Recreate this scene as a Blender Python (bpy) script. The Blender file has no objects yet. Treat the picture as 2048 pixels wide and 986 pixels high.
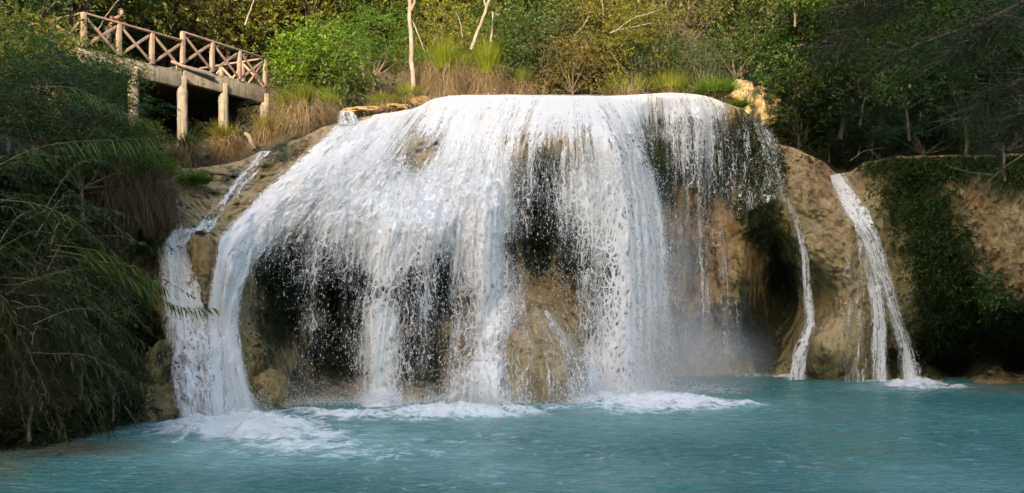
import bpy, math, random
import numpy as np
from mathutils import Vector
# ------------------------------------------------------------------ basics
F = 1774.0; HZ = 593.0; CH = 3.0          # focal length (px of a 2048 px wide frame), horizon row, eye height
S = bpy.context.scene; COL = S.collection
R = math.radians
rng = np.random.default_rng(7)

def P(px, py, D):
    px, py, D = np.broadcast_arrays(np.asarray(px, float), np.asarray(py, float), np.asarray(D, float))
    return np.stack([(px-1024)/F*D, D, CH+(HZ-py)/F*D], -1)

_T = np.random.default_rng(3).random(65536)
def vnoise(p):
    i = np.floor(p).astype(np.int64); f = p-i; f = f*f*f*(f*(f*6-15)+10)
    r = 0
    for a in (0, 1):
        for b in (0, 1):
            for c in (0, 1):
                h = ((i[..., 0]+a)*73856093 ^ (i[..., 1]+b)*19349663 ^ (i[..., 2]+c)*83492791) & 65535
                w = (f[..., 0] if a else 1-f[..., 0])*(f[..., 1] if b else 1-f[..., 1])*(f[..., 2] if c else 1-f[..., 2])
                r = r+w*_T[h]
    return r
def fbm(p, o=4, g=.5):
    s = 0; a = 1; t = 0; p = np.asarray(p, float)
    for k in range(o):
        s = s+a*vnoise(p+k*17.3); t += a; a *= g; p = p*2.03
    return s/t*2-1
def sstep(a, b, x):
    t = np.clip((x-a)/(b-a), 0, 1); return t*t*(3-2*t)

class RBF:
    def __init__(s, pts, c=30., lam=0.):
        a = np.array(pts, float); s.p = a[:, :2]; s.c = c; v = a[:, 2]; s.m = v.mean()
        d = np.sqrt(((s.p[:, None]-s.p[None])**2).sum(-1)+c*c)
        n = len(v); A = np.zeros((n+1, n+1)); A[:n, :n] = -d+lam*np.eye(n); A[:n, n] = 1; A[n, :n] = 1
        s.w = np.linalg.solve(A, np.append(v, 0))
    def __call__(s, x, y):
        x, y = np.broadcast_arrays(np.asarray(x, float), np.asarray(y, float)); o = np.zeros(x.shape)+s.w[-1]
        for (a, b), w in zip(s.p, s.w[:-1]): o -= w*np.sqrt((x-a)**2+(y-b)**2+s.c*s.c)
        return o

# ------------------------------------------------------------------ object helpers
def tag(o, label=None, cat=None, group=None, kind=None):
    if label: o['label'] = label
    if cat: o['category'] = cat
    if group: o['group'] = group
    if kind: o['kind'] = kind
    return o
def mesh_np(name, V, Fc, mat, parent=None, smooth=True, attrs=None, uv=None):
    """V (n,3), Fc (m,k) constant k; attrs {name: per-vertex float}"""
    V = np.asarray(V, np.float32).reshape(-1, 3); Fc = np.asarray(Fc, np.int32)
    me = bpy.data.meshes.new(name); m, k = Fc.shape
    me.vertices.add(len(V)); me.vertices.foreach_set('co', V.ravel())
    me.loops.add(m*k); me.loops.foreach_set('vertex_index', Fc.ravel())
    me.polygons.add(m); me.polygons.foreach_set('loop_start', np.arange(0, m*k, k, dtype=np.int32))
    me.polygons.foreach_set('loop_total', np.full(m, k, np.int32))
    me.update(calc_edges=True)
    if smooth: me.polygons.foreach_set('use_smooth', np.ones(m, bool))
    for n, a in (attrs or {}).items():
        at = me.attributes.new(n, 'FLOAT', 'POINT'); at.data.foreach_set('value', np.asarray(a, np.float32).ravel())
    if uv is not None:
        l = me.uv_layers.new(name='UVMap'); l.data.foreach_set('uv', np.asarray(uv, np.float32)[Fc.ravel()].ravel())
    for mt in (mat if isinstance(mat, (list, tuple)) else [mat]): me.materials.append(mt)
    o = bpy.data.objects.new(name, me); COL.objects.link(o)
    if parent: o.parent = parent
    return o
def grid_faces(nr, nc):
    i = np.arange(nr-1)[:, None]*nc+np.arange(nc-1)[None]
    return np.stack([i, i+1, i+1+nc, i+nc], -1).reshape(-1, 4)
def empty(name, loc=(0, 0, 0)):
    o = bpy.data.objects.new(name, None); o.location = loc; o.empty_display_size = .3; COL.objects.link(o); return o
def copy_tree(o, parent=None):
    c = o.copy(); COL.objects.link(c); c.parent = parent
    for ch in [q for q in list(o.children)]: copy_tree(ch, c)
    return c

class MB:
    """collects tubes and boxes, quads only"""
    def __init__(s): s.V = []; s.F = []; s.n = 0
    def add(s, V, Fc):
        s.V.append(np.asarray(V, float)); s.F.append(np.asarray(Fc)+s.n); s.n += len(V)
    def tube(s, pts, rad, n=8, cap=True):
        pts = np.asarray(pts, float); m = len(pts); rad = np.broadcast_to(np.asarray(rad, float), (m,))
        T = np.gradient(pts, axis=0); T /= np.linalg.norm(T, axis=1)[:, None]+1e-9
        up = np.array([0, 0, 1.]) if abs(T[:, 2]).mean() < .8 else np.array([1., 0, 0])
        A = np.cross(T, up); A /= np.linalg.norm(A, axis=1)[:, None]+1e-9; B = np.cross(T, A)
        a = np.arange(n)*2*math.pi/n
        V = pts[:, None]+rad[:, None, None]*(np.cos(a)[None, :, None]*A[:, None]+np.sin(a)[None, :, None]*B[:, None])
        V = V.reshape(-1, 3); i = np.arange(m-1)[:, None]*n; j = np.arange(n)[None]; k = (j+1) % n
        Fc = np.stack([i+j, i+k, i+n+k, i+n+j], -1).reshape(-1, 4)
        s.add(V, Fc)
        if cap:
            for base, q in ((0, 0), ((m-1)*n, m-1)):
                c = len(V); Vc = np.vstack([V[base:base+n], pts[q][None]])
                s.add(Vc, [[j2, (j2+1) % n, n, n] for j2 in range(n)] if False else [[j2, (j2+1) % n, (j2+2) % n, n] for j2 in range(0, n, 2)])
    def bar(s, a, b, w, h, roll=0., up=(0, 0, 1)):
        a = np.array(a, float); b = np.array(b, float); d = b-a; d /= np.linalg.norm(d)
        u = np.array(up, float)
        if abs(d@u) > .95: u = np.array([math.cos(roll), math.sin(roll), 0])
        x = np.cross(d, u); x /= np.linalg.norm(x); y = np.cross(x, d)
        c = [(-w/2, -h/2), (w/2, -h/2), (w/2, h/2), (-w/2, h/2)]
        V = [a+x*p+y*q for p, q in c]+[b+x*p+y*q for p, q in c]
        s.add(V, [[0, 3, 2, 1], [4, 5, 6, 7], [0, 1, 5, 4], [1, 2, 6, 5], [2, 3, 7, 6], [3, 0, 4, 7]])
    def build(s, name, mat, parent=None, smooth=False, bev=0):
        o = mesh_np(name, np.vstack(s.V), np.vstack(s.F), mat, parent, smooth)
        if bev:
            m = o.modifiers.new('bevel', 'BEVEL'); m.width = bev; m.segments = 2
        return o

# ------------------------------------------------------------------ materials
class N:
    def __init__(s, name):
        s.m = bpy.data.materials.new(name); s.m.use_nodes = True; s.t = s.m.node_tree; s.t.nodes.clear()
        s.out = s.t.nodes.new('ShaderNodeOutputMaterial')
    def n(s, typ, **kw):
        nd = s.t.nodes.new('ShaderNode'+typ)
        for k, v in kw.items():
            if k in nd.inputs: s.set(nd.inputs[k], v)
            else: setattr(nd, k, v)
        return nd
    def set(s, inp, v):
        if isinstance(v, bpy.types.NodeSocket): s.t.links.new(v, inp)
        else: inp.default_value = v
    def inn(s, nd, **kw):
        for k, v in kw.items(): s.set(nd.inputs[k.replace('_', ' ')], v)
        return nd
    def math(s, op, a, b=None, c=None, clamp=False):
        nd = s.t.nodes.new('ShaderNodeMath'); nd.operation = op; nd.use_clamp = clamp
        s.set(nd.inputs[0], a)
        if b is not None: s.set(nd.inputs[1], b)
        if c is not None: s.set(nd.inputs[2], c)
        return nd.outputs[0]
    def attr(s, name): return s.n('Attribute', attribute_name=name).outputs['Fac']
    def noise(s, vec, scale, detail=4, rough=.55, dist=0, out='Fac', w=None):
        nd = s.n('TexNoise'); s.set(nd.inputs['Vector'], vec); nd.inputs['Scale'].default_value = scale
        nd.inputs['Detail'].default_value = detail; nd.inputs['Roughness'].default_value = rough; nd.inputs['Distortion'].default_value = dist
        return nd.outputs[out]
    def vor(s, vec, scale, feat='F1', rand=1., out='Distance'):
        nd = s.n('TexVoronoi', feature=feat); s.set(nd.inputs['Vector'], vec); nd.inputs['Scale'].default_value = scale
        nd.inputs['Randomness'].default_value = rand; return nd.outputs[out]
    def map(s, vec, scale=(1, 1, 1), loc=(0, 0, 0)):
        nd = s.n('Mapping'); s.set(nd.inputs['Vector'], vec); nd.inputs['Scale'].default_value = scale; nd.inputs['Location'].default_value = loc
        return nd.outputs[0]
    def mr(s, v, a, b, c=0., d=1., smooth=False):
        nd = s.n('MapRange'); nd.interpolation_type = 'SMOOTHSTEP' if smooth else 'LINEAR'; nd.clamp = True
        for i, x in enumerate((v, a, b, c, d)): s.set(nd.inputs[i], x)
        return nd.outputs[0]
    def mix(s, f, a, b, blend='MIX'):
        nd = s.t.nodes.new('ShaderNodeMix'); nd.data_type = 'RGBA'; nd.blend_type = blend
        s.set(nd.inputs[0], f); s.set(nd.inputs[6], a); s.set(nd.inputs[7], b); return nd.outputs[2]
    def vadd(s, a, b, op='ADD'):
        nd = s.n('VectorMath', operation=op); s.set(nd.inputs[0], a); s.set(nd.inputs[1], b); return nd.outputs[0]
    def obj(s): return s.n('TexCoord').outputs['Object']
    def bump(s, h, st=.5, dist=.05):
        nd = s.n('Bump'); s.set(nd.inputs['Height'], h); nd.inputs['Strength'].default_value = st; nd.inputs['Distance'].default_value = dist
        return nd.outputs[0]
    def surf(s, sh): s.t.links.new(sh, s.out.inputs['Surface']); return s.m
    def princ(s, **kw):
        nd = s.n('BsdfPrincipled'); return s.inn(nd, **kw)
def C(r, g, b): return (r, g, b, 1.)

def mat_rock():
    k = N('travertine'); v = k.obj()
    vs = k.map(v, (1, 1, .35))
    big = k.noise(v, .5, 5); mid = k.noise(vs, 2.2, 7, .62, .6); fine = k.noise(v, 9, 8, .7)
    col = k.mix(k.mr(big, .35, .65), C(.44, .33, .155), C(.62, .48, .255))
    col = k.mix(k.mr(mid, .42, .68), col, C(.30, .215, .11))
    stn = k.noise(k.map(v, (4.5, 4.5, .35)), 1, 5, .65); col = k.mix(k.mr(stn, .54, .70, 0, .8), col, C(.115, .085, .045))
    crust = k.noise(v, 3.1, 7, .7, .3); col = k.mix(k.mr(crust, .54, .66, 0, .75), col, C(.60, .48, .29))
    och = k.math('MULTIPLY', k.attr('ochre'), k.mr(mid, .3, .6))
    col = k.mix(och, col, C(.32, .165, .05))
    alg = k.math('MULTIPLY', k.attr('algae'), k.mr(k.noise(vs, 1.6, 5), .35, .6))
    col = k.mix(alg, col, C(.21, .21, .065))
    moss = k.mr(k.math('ADD', k.attr('moss'), k.math('MULTIPLY', k.math('SUBTRACT', k.noise(vs, 2.6, 8, .7), .5), 1.7)), .35, .62)
    mcol = k.mix(k.mr(fine, .35, .7), C(.018, .022, .010), C(.055, .07, .022))
    col = k.mix(moss, col, mcol)
    pits = k.mr(k.noise(v, 3.2, 5, .66, .4), .36, .45, .42, 1)
    col = k.mix(1.0, col, k.n('CombineColor', Red=pits, Green=pits, Blue=pits).outputs[0], 'MULTIPLY')
    h = k.math('ADD', k.math('MULTIPLY', mid, 1.2), k.math('ADD', k.math('MULTIPLY', fine, .6), k.math('MULTIPLY', k.vor(vs, 5, 'SMOOTH_F1'), .5)))
    p = k.princ(Base_Color=col, Roughness=k.mr(fine, .3, .7, .35, .85), Normal=k.bump(h, 1., .28))
    return k.surf(p.outputs[0])
def mat_ground():
    k = N('leaf_litter'); v = k.obj(); n = k.noise(v, 3, 8, .7); b = k.noise(v, .6, 4)
    col = k.mix(k.mr(n, .35, .65), C(.022, .017, .010), C(.075, .052, .028))
    col = k.mix(k.mr(b, .5, .65), col, C(.045, .055, .02))
    return k.surf(k.princ(Base_Color=col, Roughness=.95, Normal=k.bump(n, 1, .15)).outputs[0])
def mat_leaf(name, gloss=.45, trans=.35, hue=C(1.35, 1.12, .45)):
    k = N(name); oc = k.n('ObjectInfo').outputs['Color']; a = k.attr('v'); b = k.attr('h')
    val = k.mr(a, 0, 1, .55, 1.5)
    col = k.mix(1., oc, k.n('CombineColor', Red=val, Green=val, Blue=val).outputs[0], 'MULTIPLY')
    col = k.mix(k.mr(b, .55, 1.0), col, k.mix(1., col, hue, 'MULTIPLY'))
    col = k.mix(k.mr(b, .965, .985), col, C(.16, .085, .03))
    p = k.princ(Base_Color=col, Roughness=gloss, Specular_IOR_Level=.22)
    t = k.n('BsdfTranslucent'); k.set(t.inputs[0], k.mix(1., col, C(1.3, 1.5, .7), 'MULTIPLY'))
    m = k.n('MixShader'); m.inputs[0].default_value = trans; k.t.links.new(p.outputs[0], m.inputs[1]); k.t.links.new(t.outputs[0], m.inputs[2])
    return k.surf(m.outputs[0])
def mat_bark(name, c1, c2, sc=6.):
    k = N(name); v = k.obj(); n = k.noise(k.map(v, (1, 1, .4)), sc, 6, .65)
    col = k.mix(k.mr(n, .35, .65), c1, c2)
    return k.surf(k.princ(Base_Color=col, Roughness=.85, Normal=k.bump(n, .6, .03)).outputs[0])
def mat_wood():
    k = N('weathered_wood'); v = k.obj(); n = k.noise(v, 4, 6, .65); g = k.noise(k.map(v, (14, 14, 3)), 3, 5, .6)
    col = k.mix(k.mr(n, .35, .65), C(.15, .11, .08), C(.29, .215, .16))
    col = k.mix(k.mr(g, .55, .75), col, C(.16, .115, .08))
    return k.surf(k.princ(Base_Color=col, Roughness=.85, Normal=k.bump(g, .5, .01)).outputs[0])
def mat_concrete():
    k = N('stained_concrete'); v = k.obj(); n = k.noise(v, 2.5, 8, .7); st = k.noise(k.map(v, (7, 7, .6)), 1.5, 5, .6); pl = k.noise(k.map(v, (3, 3, .1)), 1.2, 2)
    col = k.mix(k.mr(n, .3, .7), C(.13, .112, .085), C(.30, .262, .20))
    col = k.mix(k.mr(st, .52, .68), col, C(.09, .075, .05))
    col = k.mix(k.mr(n, .6, .7), col, C(.08, .075, .045))
    return k.surf(k.princ(Base_Color=col, Roughness=.9, Normal=k.bump(n, .7, .03)).outputs[0])

def mat_fall(name, su=1., sv=1., seed=0., lace=.5, soft=.07, tint=C(.93, .945, .95)):
    """white water: aerated where the flow is dense, torn into threads where it is thin"""
    k = N(name); uv = k.n('UVMap').outputs[0]; d = k.attr('dens')
    w = k.noise(k.map(uv, (1.3*su, .55*sv, 1), (seed, seed, 0)), 1, 3, .5, 0, 'Color')
    w = k.vadd(k.vadd(w, (.5, .5, .5), 'SUBTRACT'), (.9, 1.1, 0), 'MULTIPLY')
    uw = k.vadd(uv, w)
    w2 = k.noise(k.map(uv, (7*su, 3*sv, 1), (0, seed, 0)), 1, 3, .6, 0, 'Color')
    w2 = k.vadd(k.vadd(w2, (.5, .5, .5), 'SUBTRACT'), (.11, .26, 0), 'MULTIPLY')
    uw2 = k.vadd(uw, w2)
    e1 = k.vor(k.map(uw2, (9.5*su, 3.0*sv, 1), (seed, 0, 0)), 1, 'DISTANCE_TO_EDGE')
    e2 = k.vor(k.map(uw2, (20*su, 7*sv, 1), (seed*2, 3, 0)), 1, 'DISTANCE_TO_EDGE')
    l1 = k.mr(e1, 0, .26, 1, 0); l2 = k.mr(e2, 0, .28, 1, 0)
    lc = k.math('MAXIMUM', l1, k.math('MULTIPLY', l2, .85))
    st = k.noise(k.map(uw, (13*su, .8*sv, 1), (seed, 7, 0)), 1, 5, .62)
    st = k.mr(st, .33, .67)
    fn = k.mr(k.noise(k.map(uw2, (34*su, 13*sv, 1), (seed, 1, 0)), 1, 5, .7), .33, .67)
    bg = k.mr(k.noise(k.map(uv, (1.9*su, .20*sv, 1), (seed, 11, 0)), 1, 4, .6), .32, .68)
    n = k.math('ADD', k.math('MULTIPLY', lc, lace), k.math('ADD', k.math('MULTIPLY', st, (1-lace)*.5), k.math('MULTIPLY', fn, (1-lace)*.5)))
    n = k.math('ADD', n, k.math('MULTIPLY', k.math('SUBTRACT', bg, .5), .38))
    th = k.mr(d, 0, 1, .86, .20)
    al = k.math('SUBTRACT', n, th)
    al = k.mr(al, -soft, soft, 0, 1, True)
    al = k.math('MULTIPLY', al, k.mr(d, 0, .08)); al = k.math('MULTIPLY', al, k.mr(d, 0, .75, .72, 1))
    h = k.math('ADD', n, k.math('MULTIPLY', fn, .6))
    bp = k.bump(h, .7, .028)
    df = k.n('BsdfDiffuse'); df.inputs[0].default_value = tint; k.t.links.new(bp, df.inputs['Normal'])
    tl = k.n('BsdfTranslucent'); tl.inputs[0].default_value = tint; k.t.links.new(bp, tl.inputs['Normal'])
    gl = k.n('BsdfGlossy'); gl.inputs['Roughness'].default_value = .25; k.t.links.new(bp, gl.inputs['Normal'])
    m1 = k.n('MixShader'); m1.inputs[0].default_value = .22; k.t.links.new(df.outputs[0], m1.inputs[1]); k.t.links.new(tl.outputs[0], m1.inputs[2])
    m2 = k.n('MixShader'); m2.inputs[0].default_value = .06; k.t.links.new(m1.outputs[0], m2.inputs[1]); k.t.links.new(gl.outputs[0], m2.inputs[2])
    tr = k.n('BsdfTransparent'); m3 = k.n('MixShader'); k.t.links.new(al, m3.inputs[0])
    k.t.links.new(tr.outputs[0], m3.inputs[1]); k.t.links.new(m2.outputs[0], m3.inputs[2])
    return k.surf(m3.outputs[0])
def mat_drop():
    k = N('water_drops'); df = k.n('BsdfDiffuse'); df.inputs[0].default_value = C(.88, .91, .93)
    tl = k.n('BsdfTranslucent'); tl.inputs[0].default_value = C(.88, .91, .93)
    m = k.n('MixShader'); m.inputs[0].default_value = .4; k.t.links.new(df.outputs[0], m.inputs[1]); k.t.links.new(tl.outputs[0], m.inputs[2])
    return k.surf(m.outputs[0])
def mat_pool():
    k = N('turquoise_water'); v = k.obj(); fo = k.attr('foam'); ae = k.attr('aer')
    vs = k.map(v, (1, 1.6, 1))
    w = k.vadd(k.vadd(k.noise(v, .8, 4, .6, 0, 'Color'), (.5, .5, .5), 'SUBTRACT'), (1.6, 1.0, 0), 'MULTIPLY')
    vw = k.vadd(v, w)
    n = k.noise(vw, 2.2, 8, .68); n2 = k.noise(k.map(vw, (.6, 1.5, 1)), 5, 7, .7)
    e = k.mr(k.vor(vw, 2.6, 'DISTANCE_TO_EDGE'), 0, .22, 1, 0)
    fn = k.math('ADD', k.math('MULTIPLY', k.mr(n, .3, .7), .45), k.math('ADD', k.math('MULTIPLY', k.mr(n2, .3, .7), .35), k.math('MULTIPLY', e, .2)))
    f = k.mr(k.math('SUBTRACT', fn, k.mr(fo, 0, 1, .98, .12)), -.22, .30, 0, 1, True); f = k.math('MULTIPLY', f, k.mr(fo, .02, .2))
    deep = k.mix(k.mr(k.noise(v, .22, 4), .35, .65), C(.028, .162, .148), C(.060, .245, .220))
    deep = k.mix(k.math('MULTIPLY', ae, k.mr(n, .2, .6)), deep, C(.36, .62, .62))
    deep = k.mix(k.attr('shallow'), deep, C(.17, .15, .08))
    rip = k.noise(k.map(v, (1.0, 2.2, 1)), 2.2, 6, .6, .4); rip2 = k.noise(k.map(v, (1, 2.6, 1)), 6.5, 4, .6)
    deep = k.mix(k.mr(rip, .50, .70, 0, .55), deep, C(.13, .36, .37))  # lighter streaks in the water colour stand in for ripple reflections
    p = k.princ(Base_Color=deep, Roughness=.12, IOR=1.33, Normal=k.bump(k.math('ADD', rip, k.math('MULTIPLY', rip2, .4)), 1., .24))
    q = k.n('BsdfDiffuse'); q.inputs[0].default_value = C(.86, .90, .91); k.t.links.new(k.bump(fn, .9, .15), q.inputs['Normal'])
    m = k.n('MixShader'); k.t.links.new(f, m.inputs[0]); k.t.links.new(p.outputs[0], m.inputs[1]); k.t.links.new(q.outputs[0], m.inputs[2])
    return k.surf(m.outputs[0])
def mat_mist(dens):
    k = N('spray_mist'); v = k.obj()
    ln = k.n('VectorMath', operation='LENGTH'); k.t.links.new(v, ln.inputs[0])
    f = k.mr(ln.outputs['Value'], .1, 1., 1, 0, True)
    n = k.mr(k.noise(v, 1.8, 3), .3, .75)
    d = k.math('MULTIPLY', k.math('MULTIPLY', f, n), dens)
    s = k.n('VolumePrincipled'); k.set(s.inputs['Density'], d); s.inputs['Color'].default_value = C(.97, .98, 1); s.inputs['Anisotropy'].default_value = 0
    k.t.links.new(s.outputs[0], k.out.inputs['Volume']); return k.m
def mat_plain(name, c, rough=.8):
    k = N(name); n = k.noise(k.obj(), 8, 4)
    return k.surf(k.princ(Base_Color=k.mix(k.mr(n, .3, .7), C(c[0]*.75, c[1]*.75, c[2]*.75), C(*c)), Roughness=rough).outputs[0])

M = dict(rock=mat_rock(), ground=mat_ground(), leaf=mat_leaf('foliage'), dry=mat_leaf('dry_grass', .7, .3, C(1.2, 1.0, .8)), grass=mat_leaf('grass_blades', .4, .4),
         bark=mat_bark('brown_bark', C(.07, .05, .035), C(.17, .13, .09)), pale=mat_bark('pale_bark', C(.13, .105, .08), C(.29, .25, .205), 4),
         wood=mat_wood(), conc=mat_concrete(), drop=mat_drop(), pool=mat_pool(),
         cane=mat_bark('reed_cane', C(.09, .075, .035), C(.17, .14, .07), 8))

# ------------------------------------------------------------------ cliff relief
top_t = np.array([(-400, 250), (0, 285), (200, 305), (300, 338), (345, 335), (400, 335), (440, 330), (480, 322), (520, 302), (560, 287), (600, 276), (640, 257), (680, 243), (700, 238), (750, 229),
    (800, 222), (850, 210), (870, 196), (900, 191), (1000, 189), (1100, 189), (1200, 191), (1300, 187), (1350, 185), (1400, 190), (1450, 205), (1480, 216), (1520, 246), (1550, 286), (1600, 300),
    (1650, 325), (1672, 347), (1700, 344), (1730, 323), (1800, 312), (1900, 311), (2048, 308), (2450, 300)], float)
topD_t = np.array([(-400, 14), (0, 18), (200, 22), (300, 25), (400, 27), (480, 27.5), (560, 28), (640, 28.5), (700, 30), (800, 31), (870, 31.5), (1000, 31.5), (1100, 31), (1200, 31.5), (1300, 32),
    (1400, 33), (1480, 34), (1550, 34), (1650, 34), (1700, 34), (1800, 32), (1900, 31), (2048, 29), (2450, 25)], float)
wat_t = np.array([(-400, 925), (-100, 905), (0, 900), (150, 880), (280, 845), (380, 838), (480, 825), (530, 818), (600, 806), (750, 810), (900, 805), (1000, 806), (1060, 807), (1180, 798), (1250, 775), (1340, 755), (1500, 748),
    (1600, 754), (1700, 760), (1800, 758), (1900, 764), (2048, 775), (2450, 810)], float)
topf = lambda px: np.interp(px, top_t[:, 0], top_t[:, 1]); topD = lambda px: np.interp(px, topD_t[:, 0], topD_t[:, 1])
watf = lambda px: np.interp(px, wat_t[:, 0], wat_t[:, 1]); wD = lambda py: CH*F/(py-HZ)
ctl = [(900,250,30),(1000,250,29.5),(1100,250,28.3),(1200,250,28),(1250,270,28.2),(700,300,27.5),(800,300,28),(900,350,27.5),(1000,330,27.8),(1080,285,27.6),(1200,310,27.2),(1275,330,28.4),
 (600,350,26.2),(700,400,26),(800,400,26.3),(900,420,26.5),(980,420,26.6),(500,430,24.6),(560,430,25),(640,455,25.2),(780,465,25.5),(880,465,25.9),(440,470,23.4),(480,520,23.6),(465,600,23.4),(480,700,23.4),
 (490,800,23.5),(535,700,24.2),(530,780,24.0),(520,600,24.8),(585,540,26.3),(560,650,26.2),(700,560,27.6),(680,680,28.2),(610,740,26.9),(850,560,27.6),(900,540,28),(850,720,27),(700,780,26.8),
 (1070,380,29.2),(1080,480,30),(1080,560,29),(1150,430,29.4),(1150,580,28.6),(1190,690,28.4),(960,520,28),(1060,612,27),(1000,670,26.1),(1060,720,25.4),(1130,700,26),(1180,760,26),(930,690,26.5),
 (1250,400,29.6),(1250,600,30),(1310,300,30.8),(1330,400,32.3),(1350,600,33),(1350,720,33.3),(1300,228,31.6),(1400,228,32.2),(1285,262,31.2),(1380,262,32.2),(1400,310,33.6),(1400,400,33.8),(1400,550,33.4),(1400,650,33.8),
 (1500,290,33.5),(1480,450,33),(1480,550,32.6),(1490,620,33),(1500,700,34.6),(1540,330,33.4),(1552,490,34.6),(1562,560,36.6),(1566,640,36.6),(1545,700,35.6),(1600,600,35.6),(1545,430,32.4),(1590,475,32),(1600,520,32.6),
 (1620,350,33),(1620,440,32.2),(1650,550,31.9),(1680,650,31.5),(1680,720,31.3),(1620,720,32),(1560,740,33.6),(1610,670,32.5),(1760,500,31.4),(1800,640,31.2),(1790,718,32.6),(1690,400,32.7),(1740,420,31.8),
 (1850,450,30.9),(1850,600,30.8),(1900,500,30.2),(1950,450,29.4),(1980,560,28.9),(2020,600,28.4),(2040,400,28.6),(1890,690,32.2),(1900,735,33.4),(2000,680,32),(2040,740,32.4),(2200,500,27),(2200,700,30),
 (400,470,22.7),(395,540,22.6),(405,590,22.8),(345,480,22.6),(350,600,22.6),(370,700,22.1),(380,790,21.8),(440,640,23.2),(450,750,23),(300,500,22.8),(260,560,22.6),(315,780,22.0),(310,700,23.2),
 (200,700,22.6),(100,600,21),(0,700,19.6),(0,400,18.6),(200,400,22),(320,400,23.8),(380,400,24.6),(350,355,25.4),(420,420,25),(480,360,26.4),(520,335,27.2),(-300,500,15),(-300,750,15.5),(2400,600,24.6)]
for px in list(range(-400, 2451, 95)):
    ctl.append((px, topf(px), topD(px)))
    w = float(watf(px)); ctl.append((px, w, wD(w))); ctl.append((px, w+60, wD(w)))
rockD0 = RBF(ctl, 22.)
NC, NR = 1101, 300
pxs = np.linspace(-400, 2450, NC); tt = np.linspace(0, 1, NR)
tp = topf(pxs); wp = watf(pxs)+46
# soften the silhouette a little
tp = tp+2.5*fbm(np.stack([pxs/23., pxs*0, pxs*0], -1), 3)
PX = np.broadcast_to(pxs, (NR, NC)); PY = tp[None]+(wp-tp)[None]*tt[:, None]
D0 = rockD0(PX, PY)
W0 = P(PX, PY, D0)
lump = fbm(W0*[.45, .45, .30], 4); flute = fbm(W0*[1.6, .5, .28]+5, 3); fineN = fbm(W0*[1.9, 1.9, 1.3]+9, 5, .6)
ridge = np.abs(fbm(W0*[1.1, .8, .55]+31, 4))
edge = sstep(0, .06, tt)[:, None]
steep = np.clip(np.abs(np.gradient(D0, axis=0))*6, 0, 1)
DR = D0+edge*(-.38*lump-.26*flute*(1-.5*steep)-.26*fineN+.34*ridge)
nod = np.abs(fbm(W0*[3.2, 3.2, 2.0]+3, 3, .6)); nod2 = np.abs(fbm(W0*[7., 7., 4.]+13, 3, .6)); drip = fbm(W0*[3.4, 1., .22]+41, 3)
sm_ = np.maximum(np.exp(-(((PX-1080)/100)**2+((PY-720)/130)**2)**2), np.exp(-(((PX-1660)/110)**2+((PY-690)/90)**2)**2))
DR = D0+(DR-D0)*(1-.6*sm_)+edge*(.22*nod+.08*nod2-.12*drip)*(1-.72*sm_)
def rock_at(px, py):
    """bilinear depth of the finished rock face"""
    px = np.asarray(px, float); py = np.asarray(py, float)
    c = np.clip((px+400)/2850*(NC-1), 0, NC-1.001); ci = c.astype(int); cf = c-ci
    t0 = np.interp(px, pxs, tp); t1 = np.interp(px, pxs, wp)
    r = np.clip((py-t0)/(t1-t0)*(NR-1), 0, NR-1.001); ri = r.astype(int); rf = r-ri
    return (DR[ri, ci]*(1-rf)*(1-cf)+DR[ri, ci+1]*(1-rf)*cf+DR[ri+1, ci]*rf*(1-cf)+DR[ri+1, ci+1]*rf*cf)
def blobs(lst, x, y):
    o = np.zeros(np.broadcast(x, y).shape)
    for (a, b, rx, ry, s) in lst: o = np.maximum(o, s*np.exp(-(((x-a)/rx)**2+((y-b)/ry)**2)**1.3))
    return o
moss = .94*blobs([(570,560,75,95,.95),(560,640,60,80,.85),(700,560,110,110,.9),(680,700,90,90,1),(620,760,70,50,.7),(540,715,40,60,.55),(850,570,110,110,.85),(850,720,90,90,.7),(1080,430,70,140,.95),(1150,490,60,110,.85),(1010,480,40,90,.8),
 (1230,500,90,250,.7),(1370,300,120,85,.95),(1310,350,70,110,.8),(1500,300,70,100,.95),(1510,400,60,100,.85),(1430,360,60,70,.75),(1460,330,50,80,.6),(1390,500,70,120,.55),(1562,590,42,120,.95),(1580,470,40,40,.5),(1500,650,60,110,.8),(1350,680,70,90,.6),(1440,650,50,70,.6),
 (1530,700,40,60,1),(1850,450,90,150,.55),(1900,600,90,120,.7),(1900,720,130,45,1.1),(2040,690,120,70,1.1),(1790,722,22,40,.9),(1850,330,90,40,.3),(2040,420,60,120,.35),(560,300,80,34,.6),(470,350,40,30,.6),(450,370,40,60,.4),(330,700,40,90,.8),(200,700,140,150,.8),(60,500,200,300,.9),
 (1580,735,22,22,.7),(1060,797,26,10,.35),(1690,665,60,22,.3),(1660,745,60,12,.5),(440,560,14,70,.4)], PX, PY)  # moss growth; in caves and undercuts it also paints in their darkness
ochre = blobs([(1470,420,80,170,.9),(1500,500,60,110,.8),(1540,220,60,60,.8),(1400,450,80,120,.5),(1900,380,200,90,.6),(1990,520,80,120,.75),(1870,590,60,90,.7),(650,640,40,50,.8),(600,300,80,40,.5),(410,550,40,60,.5),(240,570,50,60,.9),(330,440,60,90,.6),(800,230,80,16,1.),(1080,600,60,60,.3),(1050,560,60,60,.5),(1650,330,60,30,.5)], PX, PY)
algae = blobs([(470,620,30,160,.9),(490,480,50,70,.7),(580,440,70,60,.6),(520,700,60,90,.6),(1570,450,60,60,.9),(1590,500,40,40,.8),(1490,600,50,90,.7),(1760,520,60,200,.7),(1800,560,35,120,.8),(1640,570,40,60,.6),(1560,680,60,60,.6),(1090,720,80,90,.2),(390,470,40,20,.8),(830,300,90,60,.4),(540,360,40,80,.5)], PX, PY)
W = P(PX, PY, DR)
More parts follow.
